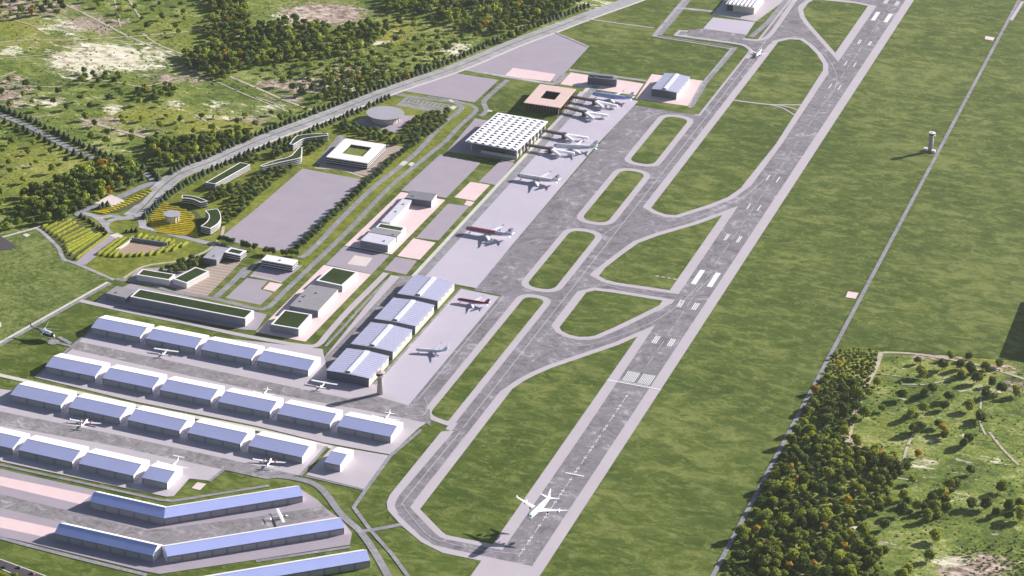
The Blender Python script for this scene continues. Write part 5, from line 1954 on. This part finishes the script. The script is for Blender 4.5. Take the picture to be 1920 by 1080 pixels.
Z = lambda x, y: (60 + x / 5.4, 340 + y / 5.4)
st = [(100, 470), (128, 497), (165, 522), (203, 545), (242, 570), (285, 600), (315, 620), (330, 665), (336, 695), (350, 725), (388, 755), (440, 795)]
en = [(240, 405), (315, 393), (400, 392), (440, 415), (470, 450), (530, 475), (590, 490), (610, 520), (640, 540), (690, 530), (725, 530), (775, 545)]
for a, b in zip(st, en):
    vine_row(Z(*a), Z(*b), 4.6, 3.6, 'vine', 'yellow-green planted row on the slope left of the lilac path', 'planted rows left of the path')
for a, b in (((655, 750), (890, 580)), ((715, 757), (950, 575)), ((775, 767), (1030, 560)), ((830, 772), (870, 722)), ((905, 772), (940, 735)), ((975, 770), (1010, 733)), ((1045, 766), (1075, 728)), ((1100, 762), (1130, 725)), ((1180, 755), (1220, 712)), ((1250, 750), (1330, 680)),
             ((1340, 720), (1440, 645)), ((1420, 710), (1510, 630)), ((1510, 670), (1570, 620)), ((1060, 580), (1110, 535)), ((1115, 595), (1165, 550)), ((1170, 600), (1220, 560)), ((1225, 612), (1280, 570)), ((1280, 625), (1340, 580)), ((1330, 637), (1400, 590)), ((1385, 642), (1440, 600))):
    vine_row(Z(*a), Z(*b), 5.0, 3.6, 'vine', 'yellow-green planted row bordering the small amphitheatre', 'planted rows round the amphitheatre')
for i in range(15):
    k = i / 14
    cx, cy = 690 + (1195 - 690) * k, 318 + (92 - 318) * k + 18 * math.sin(k * 3.1)
    hw = 62 - 30 * k
    vine_row(Z(cx - hw, cy - 8), Z(cx + hw, cy + 8), 4.2, 1.5, 'vineyel', 'golden planted row in the wedge between the plaza and the highway', 'golden rows by the highway')
lx = [(225, 1310), (290, 1235), (350, 1185), (420, 1180), (470, 1215), (525, 1270)]
rx = [(225, 1400), (260, 1560), (300, 1640), (560, 1700)]


def itp(t, y):
    for (a, b), (c, d) in zip(t[:-1], t[1:]):
        if a <= y <= c:
            return b + (d - b) * (y - a) / (c - a)
    return t[-1][1] if y > t[-1][0] else t[0][1]


for i in range(16):
    y = 228 + i * 19.5
    a, b = itp(lx, y), itp(rx, y)
    vine_row(Z(a, y - 5), Z(b, y - 5 + (b - a) * .11), 3.9, 1.5, 'vineyel', 'golden planted row in the field around the drum pavilion', 'golden rows round the drum pavilion')

# verge bush at the lower left corner
t = thing('bush', 'bright yellow-green bush beside the dark corner road', 'bush', G(29, 1084))
a = link('foliage', crown_mesh('foliage', 71, M['vine'], nb=7, leaves=80, base=-.1), t)
t.scale = (4.5, 4.5, 4.5)
t = thing('bush', 'yellow-green bush cut by the bottom left corner of the picture', 'bush', G(4, 1080))
a = link('foliage', crown_mesh('foliage', 72, M['vine'], nb=7, leaves=80, base=-.1), t)
t.scale = (5.5, 5.5, 4)


# ---- the far woodland: one mass of many hundred crowns
def woodland(name, places, mat, seed, nb=6, nl=34):
    rg = np.random.RandomState(seed)
    ps = [crown_np(100 + k, nb, nl, 1, leaf=.2) for k in range(5)]
    VS, FT, FQ, TI = [], [], [], []
    n = 0
    for (x, y, s, tint) in places:
        v, t, q = ps[rg.randint(5)]
        a = rg.rand() * 6.28
        R2 = np.array([[math.cos(a), -math.sin(a), 0], [math.sin(a), math.cos(a), 0], [0, 0, 1]])
        VS.append(v @ R2.T * np.array([s, s, s * rg.uniform(.9, 1.25)]) + np.array([x, y, 0]))
        FT.append(np.array(t) + n)
        FQ.append(np.array(q) + n)
        TI.append(np.full(len(v), tint))
        n += len(v)
    V = np.concatenate(VS)
    T_, Q_ = np.concatenate(FT), np.concatenate(FQ)
    me = bpy.data.meshes.new(name)
    me.vertices.add(len(V))
    me.vertices.foreach_set('co', V.astype(np.float32).ravel())
    me.loops.add(T_.size + Q_.size)
    me.loops.foreach_set('vertex_index', np.concatenate([T_.ravel(), Q_.ravel()]).astype(np.int32))
    me.polygons.add(len(T_) + len(Q_))
    me.polygons.foreach_set('loop_start', np.concatenate([np.arange(len(T_)) * 3, T_.size + np.arange(len(Q_)) * 4]).astype(np.int32))
    me.update(calc_edges=True)
    at = me.attributes.new('tint', 'FLOAT', 'POINT')
    at.data.foreach_set('value', np.concatenate(TI).astype(np.float32))
    me.materials.append(mat)
    o = link(name, me)
    o['kind'] = 'stuff'
    o['label'] = 'far-off woodland beyond the highway'
    return o


pl, pa = [], []
tk = []
rg = random.Random(17)
for px, gap, sd, most, s0, s1 in (
        ([(365, -30), (450, -30), (470, 60), (540, 42), (620, 58), (690, 45), (730, 62), (690, 95), (620, 108), (560, 112), (500, 120), (445, 138), (400, 140), (350, 125), (345, 105), (405, 90), (385, 60), (400, 30)], 13.5, 1, 330, 6.5, 10),
        ([(690, -30), (1130, -30), (1075, 18), (1010, 44), (940, 64), (880, 58), (820, 36), (740, 30)], 14.5, 2, 330, 6.5, 10),
        ([(620, 60), (740, 35), (840, 45), (900, 68), (850, 100), (780, 120), (700, 108), (640, 100)], 26, 3, 120, 5.5, 9),
        ([(480, 105), (640, 105), (830, 120), (760, 150), (640, 185), (600, 195), (545, 170), (480, 130)], 24, 4, 130, 5, 8.5),
        ([(620, 140), (660, 130), (680, 150), (655, 185), (620, 180)], 13, 14, 30, 5, 8), ([(680, 135), (720, 130), (730, 150), (690, 165)], 13, 15, 20, 5, 8),
        ([(40, 372), (95, 345), (130, 335), (160, 318), (195, 305), (240, 312), (268, 338), (255, 352), (200, 372), (165, 392), (110, 408), (60, 398)], 14, 5, 170, 6.5, 10.5),
        ([(40, 380), (170, 380), (150, 400), (100, 420), (60, 410)], 15, 16, 40, 6.5, 9.5),
        ([(280, 268), (340, 268), (450, 252), (470, 262), (400, 288), (330, 312), (296, 318), (284, 300)], 13, 6, 90, 6, 9),
        ([(0, 150), (60, 160), (140, 170), (230, 160), (330, 160), (320, 200), (200, 200), (100, 215), (0, 200)], 33, 7, 60, 4.5, 7.5),
        ([(160, 225), (470, 215), (590, 205), (470, 255), (300, 270), (170, 270)], 30, 8, 70, 4.5, 7.5),
        ([(0, 0), (110, 0), (125, 30), (40, 35), (0, 40)], 20, 9, 40, 5, 8), ([(150, 0), (380, -10), (350, 70), (290, 60), (220, 40)], 36, 10, 40, 5, 8),
        ([(0, 240), (130, 300), (160, 310), (40, 370), (0, 400)], 34, 11, 45, 5, 8), ([(0, 400), (40, 395), (90, 415), (60, 425), (0, 435)], 20, 12, 20, 5, 8),
        ([(600, 185), (760, 140), (940, 74), (1020, 45), (960, 75), (830, 118), (700, 165)], 15, 13, 60, 4, 6), ([(355, 105), (430, 138), (420, 150), (350, 128)], 12, 18, 20, 5, 8),
        ([(260, 170), (320, 165), (315, 185), (258, 190)], 14, 19, 24, 5, 7.5), ([(155, 138), (225, 142), (220, 160), (150, 155)], 15, 20, 16, 5, 7.5)):
    for (x, y) in scatter(px, gap, sd, 12000, tk, most):
        tk.append((x, y))
        (pa if rg.random() < .014 else pl).append((x, y, rg.uniform(s0, s1), rg.random()))
woodland('woodland', pl, M['leafwood'], 3)
woodland('autumn_woodland', pa, M['leafautumn'], 4)
# undergrowth of the wood and the scrub strip at the lower right
sc_ = []
for px, gap, sd, most in (([(1562, 668), (1590, 655), (1645, 660), (1640, 700), (1610, 760), (1575, 800), (1540, 770), (1530, 740)], 6.0, 31, 260), (W1, 9.0, 32, 420), ([(1525, 745), (1600, 700), (1630, 720), (1600, 800), (1580, 845), (1490, 815)], 6.5, 34, 260), ([(1352, 1090), (1370, 1050), (1500, 1050), (1520, 1090)], 6, 33, 120)):
    for (x, y) in scatter(px, gap, sd, 9000, None, most):
        sc_.append((x, y, rg.uniform(1.6, 3.4), rg.random()))
o = woodland('undergrowth', sc_, M['leafwood'], 5)
o['label'] = 'scrubby undergrowth of the wood beside the perimeter road'
# scrub over the open country beyond the highway
sb = []
for px, gap, sd, most, s0, s1 in (([(-20, -20), (600, -20), (900, 70), (760, 150), (590, 212), (470, 258), (300, 330), (0, 430), (-20, 430)], 12, 41, 1500, 1.0, 3.2), ([(480, 100), (960, 40), (940, 72), (730, 160), (600, 205)], 9, 42, 420, 1.2, 3.2),
                                  ([(1650, 670), (1930, 690), (1930, 1090), (1680, 1090), (1700, 900), (1640, 830)], 11, 43, 460, .8, 2.8), ([(1790, 1030), (1930, 1010), (1930, 1090), (1850, 1090)], 6, 44, 160, 1.5, 3.2)):
    for (x, y) in scatter(px, gap, sd, 15000, None, most):
        if rg.random() < .8:
            sb.append((x, y, rg.uniform(s0, s1), rg.random()))
o = woodland('scrub', sb, M['leafwood'], 6, 2, 16)
o['label'] = 'low scrub dotted over the open country'

# ================================================================= LIGHT, SKY, CAMERA
SUN_EL = math.radians(23.5)
sv = Vector((0.639 * math.cos(SUN_EL), 0.769 * math.cos(SUN_EL), math.sin(SUN_EL)))
ld = bpy.data.lights.new('sun', 'SUN')
ld.energy = 5.0
ld.angle = math.radians(0.5)
ld.color = (1.0, 0.945, 0.88)
sun = bpy.data.objects.new('sun', ld)
COL.objects.link(sun)
sun.location = (0, 0, 3000)
sun.rotation_euler = (-sv).to_track_quat('-Z', 'Y').to_euler()
w = bpy.data.worlds.new('World')
SC.world = w
w.use_nodes = True
nt = w.node_tree
sky = nt.nodes.new('ShaderNodeTexSky')
sky.sky_type = 'NISHITA'
sky.sun_disc = False
sky.sun_elevation = SUN_EL
sky.sun_rotation = math.atan2(0.639, 0.769)
sky.air_density = 1.0
sky.dust_density = 0.6
bg = nt.nodes['Background']
bg.inputs['Strength'].default_value = 0.05
nt.links.new(sky.outputs['Color'], bg.inputs['Color'])

# thin summer haze: one closed box of even air round the whole site
hm = bpy.data.materials.new('air_haze')
hm.use_nodes = True
hn = hm.node_tree
hn.nodes.remove(hn.nodes['Principled BSDF'])
hv = hn.nodes.new('ShaderNodeVolumePrincipled')
hv.inputs['Color'].default_value = (0.93, 0.95, 1.0, 1)
hv.inputs['Density'].default_value = 1.9e-5
hv.inputs['Anisotropy'].default_value = 0.7
hn.links.new(hv.outputs[0], hn.nodes['Material Output'].inputs['Volume'])
hb = MB()
hb.box(-4200, 4200, -3600, 8200, -3.0, 1600)
ho = hb.build('haze', hm)
ho['kind'] = 'stuff'
ho['label'] = 'thin pale summer haze over the whole airfield'

cd = bpy.data.cameras.new('camera')
cd.sensor_width = 36.0
cd.lens = FOC / 1920.0 * 36.0
cd.clip_start = 10.0
cd.clip_end = 60000.0
cam = bpy.data.objects.new('camera', cd)
COL.objects.link(cam)
mw = Matrix.Identity(4)
for i in range(3):
    mw[i][0], mw[i][1], mw[i][2], mw[i][3] = _r[i], _u[i], -_f[i], CAM[i]
cam.matrix_world = mw
SC.camera = cam
SC.view_settings.view_transform = 'Standard'
SC.view_settings.look = 'None'
SC.view_settings.exposure = 0.95
SC.view_settings.gamma = 1.0
SC.cycles.max_bounces = 5
